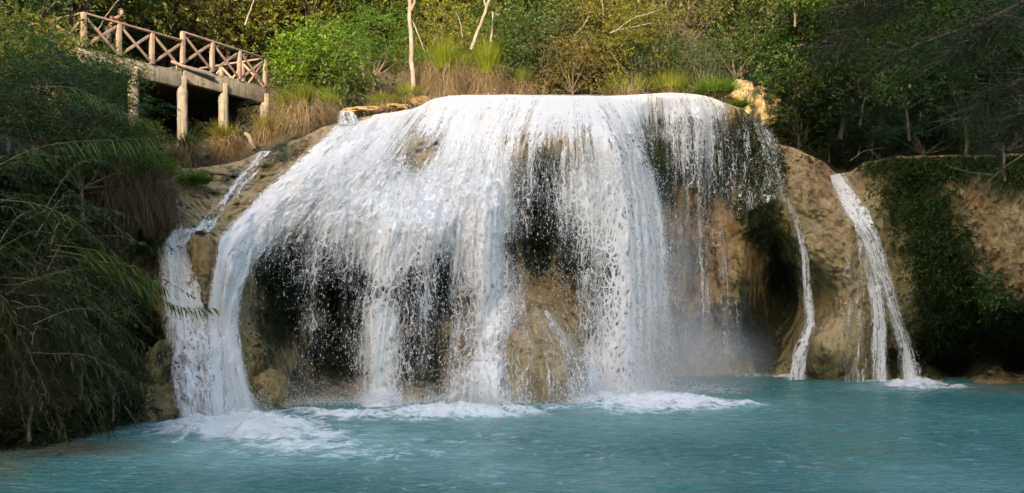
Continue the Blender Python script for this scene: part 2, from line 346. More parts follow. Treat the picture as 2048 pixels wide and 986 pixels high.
cliff = mesh_np('cliff', W.reshape(-1, 3), grid_faces(NR, NC)[:, ::-1], M['rock'], attrs=dict(moss=moss, ochre=ochre, algae=algae))
tag(cliff, kind='structure')

# ------------------------------------------------------------------ hillside behind the cliff edge
eT = np.array([0, 2, 5, 8, 12, 20, 40, 90.])
prof = {-400: (0,1,3,5,8,14,32,65), 100: (0,.5,1.2,1.8,4,12,32,65), 300: (0,.7,1.5,1.6,3,11,32,65), 450: (0,.9,1.7,1.8,3.5,11,32,65), 560: (0,.6,1.0,1.8,5,12,32,65), 700: (0,.2,.5,1.5,5,12,32,65),
        900: (0,-.3,-.3,.8,4,11,32,65), 1350: (0,-.3,-.3,.8,4,11,32,65), 1500: (0,.5,1.5,3,7,16,36,70), 1700: (0,.3,1.5,5,10,20,40,75), 2048: (0,1,3,6,10,20,40,75), 2450: (0,1,3,6,10,20,40,75)}
pk = np.array(sorted(prof)); pv = np.array([prof[k] for k in sorted(prof)])
def hz(px, e):
    px = np.asarray(px, float); e = np.asarray(e, float)
    px, e = np.broadcast_arrays(px, e)
    ei = np.clip(np.searchsorted(eT, e, 'right')-1, 0, 6); ef = (e-eT[ei])/(eT[ei+1]-eT[ei])
    ki = np.clip(np.searchsorted(pk, px, 'right')-1, 0, len(pk)-2); kf = np.clip((px-pk[ki])/(pk[ki+1]-pk[ki]), 0, 1)
    a = pv[ki, ei]*(1-kf)+pv[ki+1, ei]*kf; b = pv[ki, ei+1]*(1-kf)+pv[ki+1, ei+1]*kf
    zt = CH+(HZ-topf(px))/F*topD(px)
    return zt+a*(1-ef)+b*ef
ee = np.concatenate([[0], np.geomspace(.15, 90, 110)])
Dt = DR[0]; EX, EE = np.meshgrid(pxs[::3], ee); DD = Dt[::3][None]+EE
X = (EX-1024)/F*DD; Z = hz(EX, EE); z0 = CH+(HZ-tp[::3])/F*Dt[::3]
Z = np.where(EE < 1.5, z0[None]*(1-EE/1.5)+Z*(EE/1.5), Z)
Pn = np.stack([X, DD, Z], -1); Z = Z+sstep(0, 3, EE)*(.5*fbm(Pn*.35, 4)+.12*fbm(Pn*1.6, 3))
Pn[..., 2] = Z
hill = mesh_np('hillside', Pn.reshape(-1, 3), grid_faces(len(ee), len(pxs[::3])), M['ground']); tag(hill, kind='structure')
def ground(px, e):
    """world point on the hillside, e metres behind the cliff edge in column px"""
    D = float(topD(px))+e
    return np.array([(px-1024)/F*D, D, float(hz(px, e))])

# ------------------------------------------------------------------ pool
def project(x, y, z=0): return 1024+x/y*F, HZ-(z-CH)/y*F
xs = np.concatenate([-np.geomspace(60, 16, 12), np.linspace(-15.5, 21, 560), np.geomspace(22, 60, 12)])
ys = np.concatenate([np.linspace(-16, 10, 20), np.linspace(10.3, 37, 520), [40, 45]])
XX, YY = np.meshgrid(xs, ys); yy = np.maximum(YY, 5.); pxx, pyy = project(XX, yy)
foam = blobs([(480,852,170,30,1.15),(400,862,120,14,.9),(600,890,160,16,.7),(570,868,150,22,.85),(640,880,110,12,.6),(640,912,120,7,.45),(480,905,140,7,.35),(350,880,70,6,.4),(700,832,120,12,.85),(900,826,190,13,.95),(1010,822,90,9,.85),(830,838,120,7,.6),
   (620,822,60,9,.7),(1290,802,150,20,1.05),(1200,800,90,14,.9),(1380,806,110,14,.9),(1480,809,70,5,.7),(1300,822,120,7,.6),(1100,812,90,7,.5),(1830,769,70,9,1),(1890,774,60,5,.75),(1760,762,60,4,.6),(1590,753,45,5,.95),(1500,750,70,4,.5),
   (1420,780,90,14,.5),(950,880,200,20,.30),(1150,900,200,30,.27),(1850,880,250,60,.17),(1500,930,500,70,.20),(900,960,500,60,.22),(300,940,300,60,.20),(760,905,200,24,.42),(620,905,160,16,.5)], pxx, pyy)
aer = blobs([(560,885,360,56,1),(900,850,420,34,.45),(1300,830,300,34,.5),(800,900,260,36,.6),(950,935,200,36,.45),(900,830,260,22,.8),(1300,812,240,26,.9),(1830,772,120,10,.8),(1150,960,260,40,.25),(1900,960,160,40,.2)], pxx, pyy)
shal = blobs([(120,893,170,16,.9),(-50,930,120,50,.8),(1750,905,110,9,.30),(1720,870,120,7,.22),(2040,778,150,6,.8),(1690,935,90,7,.2)], pxx, pyy)
pp = np.stack([XX, YY*1.8, XX*0], -1)
ZW = .045*fbm(pp*.7, 3)+.034*fbm(pp*2.2+4, 4, .6)
ZW = ZW+sstep(.3, 1, foam)*(.10+.26*fbm(np.stack([XX, YY, 0*XX], -1)*2.2, 5, .6))
pool = mesh_np('water', np.stack([XX, YY, ZW], -1).reshape(-1, 3), grid_faces(len(ys), len(xs)), M['pool'], attrs=dict(foam=foam, aer=aer, shallow=shal)); tag(pool, kind='structure')

# ------------------------------------------------------------------ falling water
def resample(pl, n):
    pl = np.asarray(pl, float); d = np.concatenate([[0], np.cumsum(np.linalg.norm(np.diff(pl, axis=0), axis=1))])
    t = np.linspace(0, d[-1], n); 
    # smooth by chaikin-like averaging
    q = np.stack([np.interp(t, d, pl[:, 0]), np.interp(t, d, pl[:, 1])], -1)
    for _ in range(n//14):
        q[1:-1] = (q[:-2]+2*q[1:-1]+q[2:])/4
    return q
def sheet(name, lines, dens, nt, ns, mat, parent, off=.12, seed=0, amp=.06, over=True, edgefade=.04, out=.2, widths=None, bulge=0.):
    Q = np.stack([resample(l, nt) for l in lines])                # (k, nt, 2)
    k = len(lines); s = np.linspace(0, k-1, ns)
    q = np.empty((nt, ns, 2))
    kk = np.arange(k)
    for a in (0, 1):
        # smooth interpolation across the stream lines
        i = np.clip(s.astype(int), 0, k-2); f = (s-i)[:, None]
        g = lambda j: Q[np.clip(j, 0, k-1), :, a]
        p0, p1, p2, p3 = g(i-1), g(i), g(i+1), g(i+2)
        q[..., a] = (.5*(2*p1+(p2-p0)*f+(2*p0-5*p1+4*p2-p3)*f*f+(3*p1-p0-3*p2+p3)*f**3)).T
    px, py = q[..., 0], q[..., 1]
    D = rock_at(px, np.maximum(py, np.interp(px, pxs, tp)+1))
    D = (np.roll(D, 1, 1)+2*D+np.roll(D, -1, 1))/4 if ns > 8 else D
    rm = np.minimum.accumulate(D, axis=0)
    D = rm-off-out*sstep(0, 1, np.linspace(0, 1, nt))[:, None]
    D[:, 0] = D[:, 1]; D[:, -1] = D[:, -2]
    for _ in range(3): D[1:-1] = (D[:-2]+2*D[1:-1]+D[2:])/4
    V = P(px, py, D)
    L = np.concatenate([np.zeros((1, ns)), np.cumsum(np.linalg.norm(np.diff(V, axis=0), axis=2), axis=0)])
    wid = np.linalg.norm(np.diff(V, axis=1), axis=2).mean(0); U = np.concatenate([[0], np.cumsum(wid)]); U = np.broadcast_to(U, (nt, ns))
    nz = fbm(np.stack([U*3.2+seed, L*1.1-seed, U*0], -1), 4, .55)
    V = V+np.stack([nz*0+.25*amp*fbm(np.stack([U*2+9, L+seed, U*0], -1), 3), -amp*nz, nz*0], -1)
    dn = dens(px, py) if callable(dens) else np.broadcast_to(dens, px.shape)
    if edgefade:
        u = np.linspace(0, 1, ns)[None]; dn = dn*sstep(0, edgefade, u)*sstep(0, edgefade, 1-u)**.8
    dn = np.clip(dn, 0, 1)*sstep(-.35, -.05, V[..., 2])
    V = V.reshape(-1, 3); dn = dn.ravel()
    if over:   # carry the water back over the brim
        V3 = V.reshape(nt, ns, 3); back = []
        for e, dz in ((2.2, -.12), (1.2, -.02), (.5, .03)):
            b = V3[0].copy(); r = (b[:, 1]+e)/b[:, 1]; b[:, 0] *= r; b[:, 1] += e; b[:, 2] += dz-.02; back.append(b)
        V = np.concatenate([np.array(back), V3]).reshape(-1, 3)
        L = np.concatenate([L[:1]-2.2, L[:1]-1.2, L[:1]-.5, L]); U = np.broadcast_to(U[0], L.shape); dn = np.concatenate([dn[:ns]]*3+[dn])
        nt += 3
    uv = np.stack([U.ravel()+seed*3.1, L.ravel()+seed*1.7], -1)
    o = mesh_np(name, V, grid_faces(nt, ns)[:, ::-1], mat, parent, attrs=dict(dens=dn), uv=uv)
    return o, V.reshape(nt, ns, 3), dn.reshape(nt, ns)
OCT = np.array([(1, 0, 0), (0, 1, 0), (-1, 0, 0), (0, -1, 0), (0, 0, 1), (0, 0, -1)], float)
OCF = np.array([(0, 1, 4), (1, 2, 4), (2, 3, 4), (3, 0, 4), (1, 0, 5), (2, 1, 5), (3, 2, 5), (0, 3, 5)])
def drops(name, src, n, parent, mat, jx=.12, jy=.2, size=(.008, .022), stretch=(1.2, 4), wexp=1., zr=(0, 99), lo=.03):
    """small drops torn off the sheets: drawn where the water is broken"""
    Vs = np.concatenate([v.reshape(-1, 3) for v, d in src]); ds = np.concatenate([d.ravel() for v, d in src])
    w = np.clip(ds, 0, 1)*(1.15-np.clip(ds, 0, 1))+lo*(ds > .01); w = w**wexp*((Vs[:, 2] > max(zr[0], .02)) & (Vs[:, 2] < zr[1]))
    i = rng.choice(len(w), n, p=w/w.sum()); c = Vs[i]+rng.normal(size=(n, 3))*[jx, jy, .1]
    c[:, 2] = np.maximum(c[:, 2], .03)
    r = size[0]+(size[1]-size[0])*rng.random(n)**2.2; sz = r*(stretch[0]+(stretch[1]-stretch[0])*rng.random(n)**2)
    V = c[:, None]+OCT[None]*np.stack([r, r, sz], -1)[:, None]
    Fc = (OCF[None]+(np.arange(n)*6)[:, None, None]).reshape(-1, 3)
    return tag(mesh_np(name, V.reshape(-1, 3), Fc, mat, parent), kind='stuff')

lines = [
 [(740,231),(660,300),(585,380),(520,450),(490,520),(484,620)],
 [(790,224),(710,300),(630,390),(565,460),(535,530),(522,620),(515,815)],
 [(830,216),(760,300),(690,380),(642,440),(622,520),(616,650),(612,815)],
 [(870,197),(810,280),(750,370),(712,430),(698,520),(694,650),(692,815)],
 [(920,191),(880,270),(830,350),(795,430),(773,530),(760,650),(750,820)],
 [(980,190),(940,270),(910,360),(888,440),(876,530),(869,650),(864,820)],
 [(1040,190),(1010,260),(995,350),(988,440),(986,550),(985,660),(985,820)],
 [(1090,190),(1070,250),(1060,330),(1060,420),(1060,520),(1062,640),(1068,815)],
 [(1130,191),(1125,250),(1120,320),(1120,420),(1122,520),(1135,660),(1165,812)],
 [(1170,191),(1180,240),(1197,310),(1203,420),(1205,520),(1207,660),(1210,805)],
 [(1210,192),(1240,240),(1268,310),(1283,400),(1293,500),(1298,640),(1302,800)],
 [(1268,191),(1288,250),(1304,320),(1328,420),(1345,520),(1355,640),(1362,800)]]
dm = RBF([(900,192,.98),(1000,192,.98),(1100,192,.98),(1200,192,.98),(760,232,.95),(850,215,.96),
 (800,260,.86),(720,270,.95),(830,290,.46),(850,305,.44),(640,340,.88),(600,380,.52),(560,410,.46),(520,450,.5),(640,400,.6),(700,350,.8),(760,340,.78),(842,332,.46),(920,300,.86),(1000,300,.95),(900,240,.93),(1000,250,.96),(850,400,.9),(790,430,.97),
 (720,410,.72),(660,440,.72),(950,400,.86),(900,440,.7),(990,440,.95),(930,350,.9),
 (570,480,.34),(545,560,.16),(580,650,.05),(560,740,.03),(622,550,.50),(618,640,.40),(615,740,.34),(660,600,.10),(650,740,.05),(690,500,.5),(705,560,.36),(715,650,.32),(700,760,.12),(735,560,.42),(767,540,.97),(760,640,.92),(755,720,.88),(750,800,.9),(785,620,.55),(800,560,.5),(830,540,.45),(850,600,.42),(900,530,.46),(945,600,.44),
 (985,540,.95),(985,650,.9),(985,740,.86),(985,800,.9),(940,700,.52),(880,700,.34),(900,780,.5),(820,680,.34),(820,780,.28),(1028,500,.22),(1065,420,.05),(1062,500,.06),(1080,335,.20),(1105,305,.30),(1135,330,.36),(1110,430,.20),(1120,550,.20),(1050,680,.12),
 (1040,760,.10),(1100,700,.14),(1018,700,.30),(1020,770,.25),(1080,640,.12),(1140,690,.34),(1165,760,.62),(1105,770,.26),(1120,730,.22),(1150,720,.5),(1150,600,.28),(1150,480,.28),(1185,380,.8),(1200,480,.74),(1215,600,.7),(1200,700,.74),(1240,500,.8),(1260,400,.84),(1280,300,.92),(1295,500,.84),(1310,600,.84),(1330,700,.6),(1250,700,.8),(1280,780,.9),(1220,790,.85),
 (1335,480,.55),(1350,620,.40),(1360,740,.28),(1345,560,.5)], 12.)
mf = empty('waterfall', tuple(P(950, 806, 25.)))
tag(mf, 'broad white waterfall spilling over the round dome of rock in the middle', 'waterfall')
def child_of(root, o):
    o.parent = root; o.matrix_parent_inverse = root.matrix_world.inverted()
    o.matrix_parent_inverse.translation = -Vector(root.location); return o
dmf = lambda x, y: np.clip(np.where(dm(x, y) > .8, dm(x, y), .8*np.clip(dm(x, y)/.8, 0, 1)**(1.2+1.35*sstep(430, 560, y)*(1-.35*np.exp(-((x-875)/85)**2)))), 0, 1)
mA = mat_fall('white_water_fine', 1.0, .55, .3, .28, .13); mB = mat_fall('white_water_threads', 1.0, .9, 5.1, .62, .10); mC = mat_fall('white_water_torn', .52, .85, 9.7, .86, .10)
src = []
for nm, mt, off, sd, am, fn in (('water_veil', mA, .10, 1., .03, lambda x, y: dmf(x, y)*(.90-.04*sstep(205, 260, y))*(1-.32*sstep(1130, 1190, x)*sstep(320, 420, y))),
                            ('water_threads', mB, .22, 4., .06, lambda x, y: dmf(x, y)*.84*sstep(260, 400, y)*(1-.45*sstep(1130, 1190, x)*sstep(320, 420, y))),
                            ('water_spouts', mC, .38, 8., .12, lambda x, y: (dmf(x, y)-.06)*sstep(300, 430, y)*np.clip(.25+1.*sstep(1120, 1190, x)+.75*np.exp(-((x-765)/35)**2)+.75*np.exp(-((x-986)/35)**2), 0, 1.))):
    o, V, d = sheet(nm, lines, fn, 330, 560, mt, None, off, sd, am); child_of(mf, o); src.append((V, d))
src_main = src
child_of(mf, drops('spray', [src[0], src[1]], 42000, None, M['drop'], .14, .30, (.004, .0125), (1.2, 5), .8, (0, 7.3)))
child_of(mf, drops('spray', [src[2]], 11000, None, M['drop'], .28, .4, (.005, .018), (1.2, 4), .8, (0, 7.3)))
mo = mat_fall('slope_film', .9, .45, 12.4, .3, .16)
o, V, d = sheet('mound_film', [[(1002,640),(992,700),(985,815)],[(1030,622),(1030,700),(1040,812)],[(1062,612),(1085,690),(1098,812)],[(1090,620),(1130,700),(1155,812)],[(1112,630),(1165,710),(1205,812)]],
  lambda x, y: np.clip(.20+.22*sstep(1060, 1150, x-(y-640)*.35)+.10*sstep(700, 800, y), 0, .6), 110, 120, mo, None, .07, 12., .02, over=False, edgefade=.1, out=.0); child_of(mf, o)
n_ = 15000; a_ = rng.random(n_); px_ = np.where(a_ < .30, rng.uniform(560, 1060, n_), np.where(a_ < .62, rng.normal(1290, 80, n_), np.where(a_ < .85, rng.normal(455, 55, n_), rng.choice([765., 985., 1165.], n_)+rng.normal(size=n_)*20)))
D_ = np.interp(px_, [300, 480, 600, 1000, 1180, 1300, 1500], [21.6, 22.6, 24.6, 24.8, 25.4, 26.9, 27.5])+rng.normal(size=n_)*.28-.1; c_ = P(px_, 593, D_); c_[:, 2] = np.abs(rng.normal(size=n_))*np.where(a_ < .3, .12, .26)+.02
r_ = .004+.010*rng.random(n_)**2; V_ = c_[:, None]+OCT[None]*r_[:, None, None]*np.array([1, 1, 1.4]); child_of(mf, tag(mesh_np('splash', V_.reshape(-1, 3), (OCF[None]+(np.arange(n_)*6)[:, None, None]).reshape(-1, 3), M['drop']), kind='stuff'))
v0, d0 = src[0]; child_of(mf, drops('spray', [(v0[2:40], np.full_like(d0[2:40], .5))], 6000, None, M['drop'], .12, .2, (.005, .016), (.8, 1.6), .8))
# the chute on the dome's left flank
o, V, d = sheet('chute', [[(660,252),(594,310),(530,368),(464,432),(428,474),(420,540),(405,640),(404,740),(410,850)],
                          [(700,246),(640,310),(570,376),(500,444),(462,490),(447,550),(437,640),(440,740),(455,850)],
                          [(735,238),(672,312),(598,388),(520,462),(486,512),(466,570),(452,640),(462,740),(485,850)],
                          [(775,228),(715,314),(640,396),(560,470),(512,525),(488,580),(478,650),(496,745),(534,848)]],
      lambda x, y: np.clip(.88-.24*sstep(-30, 60, (x-(768-(y-228)*.93)))*sstep(250, 300, y)*(y < 470), 0, 1), 300, 90, mat_fall('chute_water', 1, .7, 2.2, .3, .16), None, .14, 3., .06, edgefade=.24); child_of(mf, o)
child_of(mf, drops('spray', [(V, np.clip(d, 0, 1)*.6)], 2500, None, M['drop'], .12, .12, (.005, .013), (1.2, 3), .8))

def fall(label, specs, loc, ndrop=1500, group=None):
    r = empty('waterfall', tuple(loc)); tag(r, label, 'waterfall', group); ss = []
    for (ln, dn, nt, ns, mt, off, sd, am, ov, ef) in specs:
        o, V, d = sheet('water_sheet', ln, dn, nt, ns, mt, None, off, sd, am, ov, ef); child_of(r, o); ss.append((V, d))
    if ndrop: child_of(r, drops('spray', ss, ndrop, None, M['drop'], .08, .14, (.004, .011), (1.2, 4), .9))
    return r
LC = [[(337,460),(312,505),(318,600),(334,720),(356,860)], [(365,458),(340,500),(350,600),(368,720),(390,860)], [(385,456),(362,495),(388,590),(402,700),(412,860)], [(400,456),(372,490),(402,575),(424,680),(430,860)]]
fall('left cascade dropping beside the reeds, split off by a brown rock hump', [
    (LC, lambda x, y: np.clip(.93-.40*sstep(520, 600, y)-.12*sstep(600, 700, y)+.1*sstep(800, 850, y), 0, 1), 240, 80, mA, .12, 2., .08, False, .22),
    (LC, lambda x, y: .55*sstep(480, 600, y), 240, 80, mB, .22, 6., .08, False, .15)], P(395, 846, 21.4), 3500)
fall('thin brownish water sliding down the ledge above the left cascade', [
    ([[(512,304),(462,352),(402,428),(380,462)], [(530,302),(484,360),(430,430),(405,462)], [(552,302),(506,370),(458,432),(432,466)]],
     lambda x, y: np.clip(.30+.25*np.exp(-(((x-(530-(y-302)*.84))/12)**2))+.3*sstep(425, 455, y), 0, 1), 120, 50, mA, .06, 5., .03, True, .35)], P(400, 462, 22.9), 300)
fall('little trickle on pale rock left of the sliding water', [
    ([[(350,395),(352,425),(348,462)], [(368,395),(374,425),(378,460)]], .42, 40, 16, mA, .06, 7., .03, False, .2)], P(362, 460, 23.), 60)
fall('small pale fall over the orange ledge at the dome top left', [
    ([[(668,224),(664,236),(660,250)], [(692,221),(694,234),(696,248)], [(716,226),(722,236),(728,246)]], .62, 40, 30, mA, .1, 8., .03, True, .4)], P(692, 245, 29.5), 0)
RG = [[(1232,193),(1254,222),(1268,258),(1273,330),(1275,430)], [(1290,188),(1292,222),(1296,262),(1300,350),(1300,480)], [(1350,186),(1358,214),(1364,252),(1366,350),(1366,490)],
      [(1405,191),(1420,212),(1428,250),(1430,340),(1430,470)], [(1445,204),(1468,222),(1480,258),(1483,340),(1484,430)], [(1500,233),(1522,250),(1536,282),(1544,330),(1548,400)], [(1528,254),(1548,274),(1560,310),(1567,340),(1570,400)]]
rg = RBF([(1240,195,.95),(1300,190,.9),(1350,190,.85),(1410,195,.85),(1450,206,.6),(1270,235,.97),(1300,215,.93),(1340,220,.75),(1400,225,.78),(1430,230,.75),(1290,262,.34),(1320,270,.38),(1380,262,.55),(1430,262,.50),(1462,240,.05),(1470,290,.05),(1500,250,.36),(1540,285,.40),
     (1300,320,.26),(1340,320,.28),(1380,320,.40),(1425,310,.34),(1400,400,.14),(1340,400,.08),(1290,420,.1),(1370,440,.14),(1430,410,.06),(1500,330,.22),(1545,340,.30),(1560,380,.18),(1490,400,.12),(1530,400,.2)], 12.)
fall('lacy curtain of drips over the mossy right shoulder of the dome', [
    (RG, lambda x, y: np.clip(rg(x, y), 0, 1)*.84*(1-.25*sstep(1460, 1500, x))*(1-.5*sstep(380, 470, y)), 200, 200, mA, .10, 3.3, .03, True, .03),
    (RG, lambda x, y: np.clip(rg(x, y), 0, 1)*.66*sstep(235, 275, y)*(1-.25*sstep(1460, 1500, x))*(1-.5*sstep(380, 470, y)), 200, 200, mB, .22, 9.3, .05, True, .03)], P(1400, 400, 32.5), 5000)
fall('narrow white stream twisting down beside the dark cave', [
    ([[(1562,395),(1586,445),(1600,505),(1604,580),(1606,650),(1584,700),(1568,760)], [(1570,398),(1590,440),(1606,500),(1612,580),(1618,650),(1596,700),(1590,760)], [(1582,395),(1604,450),(1618,510),(1626,590),(1634,650),(1620,700),(1618,760)]],
     lambda x, y: np.clip(.30+.34*sstep(430, 500, y)+.05*sstep(600, 700, y), 0, 1), 220, 40, mA, .10, 4.4, .04, False, .35)], P(1590, 752, 33.), 900)
fall('tall white stream fanning out down the right-hand rock slope', [
    ([[(1652,352),(1672,420),(1722,500),(1752,570),(1776,650),(1792,700),(1796,778)], [(1665,350),(1698,420),(1742,490),(1770,570),(1792,650),(1808,700),(1815,778)], [(1682,347),(1722,410),(1757,480),(1780,560),(1800,640),(1820,700),(1836,778)], [(1700,347),(1748,430),(1772,500),(1790,570),(1812,640),(1834,700),(1860,776)]],
     lambda x, y: np.clip(.74-.20*sstep(430, 560, y)+.2*sstep(670, 730, y), 0, 1), 240, 60, mat_fall('slope_water', 1, .5, 6.1, .3, .18), .10, 6.4, .04, True, .38),
    ([[(1690,430),(1682,520),(1684,640),(1688,770)], [(1705,430),(1712,520),(1716,640),(1712,770)], [(1722,450),(1738,540),(1744,650),(1742,775)], [(1735,460),(1764,560),(1776,660),(1778,775)]],
     lambda x, y: np.clip(.25+.30*np.exp(-((x-1752+(650-y)*.12)/16)**2)+.08*sstep(1700, 1760, x), 0, 1)*sstep(420, 500, y), 200, 70, mA, .08, 2.4, .03, False, .1)], P(1790, 760, 31.6), 1500)
fall('faint veil drifting down the brown cliff right of the white wall of water', [
    ([[(1385,440),(1392,560),(1400,760)], [(1430,440),(1440,560),(1452,760)], [(1470,480),(1482,600),(1490,760)]],
     lambda x, y: np.clip(.10+.10*np.exp(-((x-1400)/20)**2), 0, 1), 90, 40, mA, .2, 1.4, .05, False, .2)], P(1430, 755, 33.), 1200)

# drifting spray over the foot of the falls
def mist(c, r, dens):
    import bmesh
    bm = bmesh.new(); bmesh.ops.create_icosphere(bm, subdivisions=3, radius=1.); me = bpy.data.meshes.new('mist'); bm.to_mesh(me); bm.free()
    me.materials.append(mat_mist(dens)); o = bpy.data.objects.new('mist', me); COL.objects.link(o); o.location = c; o.scale = r; return tag(o, kind='stuff')
mist(P(1345, 735, 27.5), (3.6, 2.2, 2.9), .75)
mist(P(640, 800, 24.2), (4.2, 1.0, .9), .30)
mist(P(900, 800, 24.2), (3.2, .9, .7), .35)
mist(P(450, 835, 21.8), (1.8, .9, .7), .45)
mist(P(1350, 560, 27.4), (1.4, 1.3, 3.3), .5)

# ------------------------------------------------------------------ foliage generator
def unit(v): return v/(np.linalg.norm(v, axis=-1, keepdims=True)+1e-9)
def sprays(st, di, L, nl, ll, lw, droop, rg, spread=.9, curl=.15, taper=True, t0=.1):
    """twigs from st along di, leaves alternate along each; returns verts, faces, v, h"""
    n = len(st); L = L*rg.uniform(.6, 1.25, n)
    t = np.linspace(t0, 1, nl)[None, :, None]+rg.uniform(-.03, .03, (n, nl, 1))
    d = di[:, None]; g = np.array([0, 0, -1.])
    pos = st[:, None]+d*L[:, None, None]*t+g*(droop*L)[:, None, None]*t**2
    tan = unit(d+2*droop*t*g)
    s0 = unit(np.cross(di, rg.normal(size=(n, 3))))[:, None]; sg = np.where(np.arange(nl) % 2, 1., -1.)[None, :, None]
    a = rg.uniform(.7, 1.25, (n, nl, 1))*spread
    ld = unit(tan*np.cos(a)+s0*sg*np.sin(a)+g*curl+rg.normal(size=(n, nl, 3))*.18)
    sz = rg.uniform(.6, 1.3, (n, nl, 1))*(1-.45*t if taper else 1)
    wv = unit(np.cross(ld, tan+rg.normal(size=(n, nl, 3))*.5))
    nv = np.cross(ld, wv)
    A = pos; B = pos+ld*ll*sz
    m = pos+ld*ll*sz*.42
    V = np.stack([A, m+wv*lw*sz*.5+nv*lw*.12, B-nv*ll*.08+g*ll*curl*.5, m-wv*lw*sz*.5+nv*lw*.12], 2).reshape(-1, 3)
    k = n*nl; Fc = np.arange(k*4).reshape(k, 4)
    cv = np.repeat(np.clip(rg.normal(.5, .2, n)[:, None]+rg.normal(0, .13, (n, nl)), 0, 1).ravel(), 4)
    hv = np.repeat(rg.random((n, nl)).ravel(), 4)
    return V, Fc, cv, hv
def join(parts):
    V, Fc, a, b = [], [], [], []; o = 0
    for p in parts: V.append(p[0]); Fc.append(p[1]+o); a.append(p[2]); b.append(p[3]); o += len(p[0])
    return np.concatenate(V), np.concatenate(Fc), np.concatenate(a), np.concatenate(b)
def limb(mb, a, b, r0, r1, rg, n=5, sag=.12, m=6):
    a = np.array(a, float); b = np.array(b, float); t = np.linspace(0, 1, m)[:, None]; L = np.linalg.norm(b-a)
    pts = a+(b-a)*t+np.sin(t*math.pi)*rg.normal(size=3)*L*sag*[1, 1, .5]+rg.normal(size=(m, 3))*L*.012*(t*(1-t)*4)
    mb.tube(pts, r0+(r1-r0)*t[:, 0], n, cap=False)
KIND = {   # clumps, twigs/clump, leaves/twig, twig length, leaf length, width, droop, crown radii, clump radius, trunk
 'broad':   dict(c=46, tw=15, nl=9, L=.50, ll=.17, lw=.085, dr=.25, R=(1.6, 1.5, 1.25), cr=.34, h=1.6, tr=.07),
 'round':   dict(c=60, tw=16, nl=11, L=.55, ll=.15, lw=.075, dr=.2, R=(2.3, 2.0, 1.9), cr=.40, h=2.6, tr=.11),
 'feather': dict(c=52, tw=14, nl=20, L=.85, ll=.10, lw=.036, dr=.22, R=(2.1, 1.9, 1.35), cr=.30, h=2.4, tr=.09, flat=1),
 'olive':   dict(c=70, tw=16, nl=10, L=.50, ll=.125, lw=.062, dr=.3, R=(2.2, 2.0, 2.3), cr=.38, h=2.6, tr=.10),
 'sparse':  dict(c=44, tw=14, nl=11, L=.70, ll=.09, lw=.035, dr=.35, R=(1.9, 1.8, 2.1), cr=.5, h=2.4, tr=.035),
 'weep':    dict(c=60, tw=12, nl=26, L=1.25, ll=.10, lw=.026, dr=.85, R=(1.8, 1.6, 1.6), cr=.35, h=2.2, tr=.08),
 'big':     dict(c=40, tw=9, nl=8, L=.60, ll=.26, lw=.12, dr=.3, R=(1.6, 1.5, 1.4), cr=.40, h=1.8, tr=.06),
 'vine':    dict(c=64, tw=14, nl=14, L=.95, ll=.12, lw=.075, dr=.9, R=(1.7, 1.5, 2.2), cr=.34, h=2.2, tr=.08)}
def proto(kind, seed, name='tree', bark='bark'):
    k = KIND[kind]; rg = np.random.default_rng(seed); root = empty(name)
    R3 = np.array(k['R']); c = k['c']; u = unit(rg.normal(size=(c, 3))); u[:, 2] = np.where(u[:, 2] < -.55, -u[:, 2], u[:, 2])
    lob = unit(rg.normal(size=(7, 3))); amp = 1+.22*np.max(u@lob.T, 1)*rg.uniform(.6, 1.2, c)
    cen = u*R3*(rg.random(c)**.42)[:, None]*amp[:, None]; cen[:, 2] += k['h']
    parts = []; mb = MB()
    hh = k['h']*.55; base = np.array([0, 0, -.3]); fork = np.array([rg.normal()*.12, rg.normal()*.12, hh])
    limb(mb, base, fork, k['tr'], k['tr']*.8, rg, 8, .05)
    for q in cen[:: max(1, c//13)]: limb(mb, fork+rg.normal(size=3)*.03, q, k['tr']*.38, .008, rg, 5, .14)
    tw = k['tw']; st = np.repeat(cen, tw, 0)+rg.normal(size=(c*tw, 3))*k['cr']*[1, 1, .8]
    outw = unit(np.repeat(cen-[0, 0, k['h']*.8], tw, 0)); di = outw*.8+rg.normal(size=(c*tw, 3))*.75
    if k.get('flat'): di[:, 2] *= .3; st[:, 2] = np.repeat(cen[:, 2], tw)+rg.normal(size=c*tw)*.10
    di = unit(di); V, Fc, cv, hv = sprays(st, di, k['L'], k['nl'], k['ll'], k['lw'], k['dr'], rg)
    cv = np.clip(cv+np.repeat(np.repeat(rg.normal(0, .10, c), tw), k['nl']*4), 0, 1)
    mesh_np('crown', V, Fc, M['leaf'], root, False, dict(v=cv, h=hv)); mb.build('trunk', M[bark], root, True)
    return root
PR = {}
def gp(kind, var, name, bark='bark'):
    key = (kind, var, name)
    first = key not in PR
    if first: PR[key] = proto(kind, hash(kind) % 1 + sum(map(ord, kind))*7+var, name, bark); return PR[key], True
    return PR[key], False
GREEN = dict(bright=(.085, .16, .016), leaf=(.06, .10, .018), mid=(.042, .085, .016), dark=(.020, .046, .013), olive=(.100, .118, .022), yellow=(.17, .18, .032), dry=(.15, .10, .045), grey=(.06, .085, .045), deep=(.014, .028, .012), teal=(.022, .055, .026))
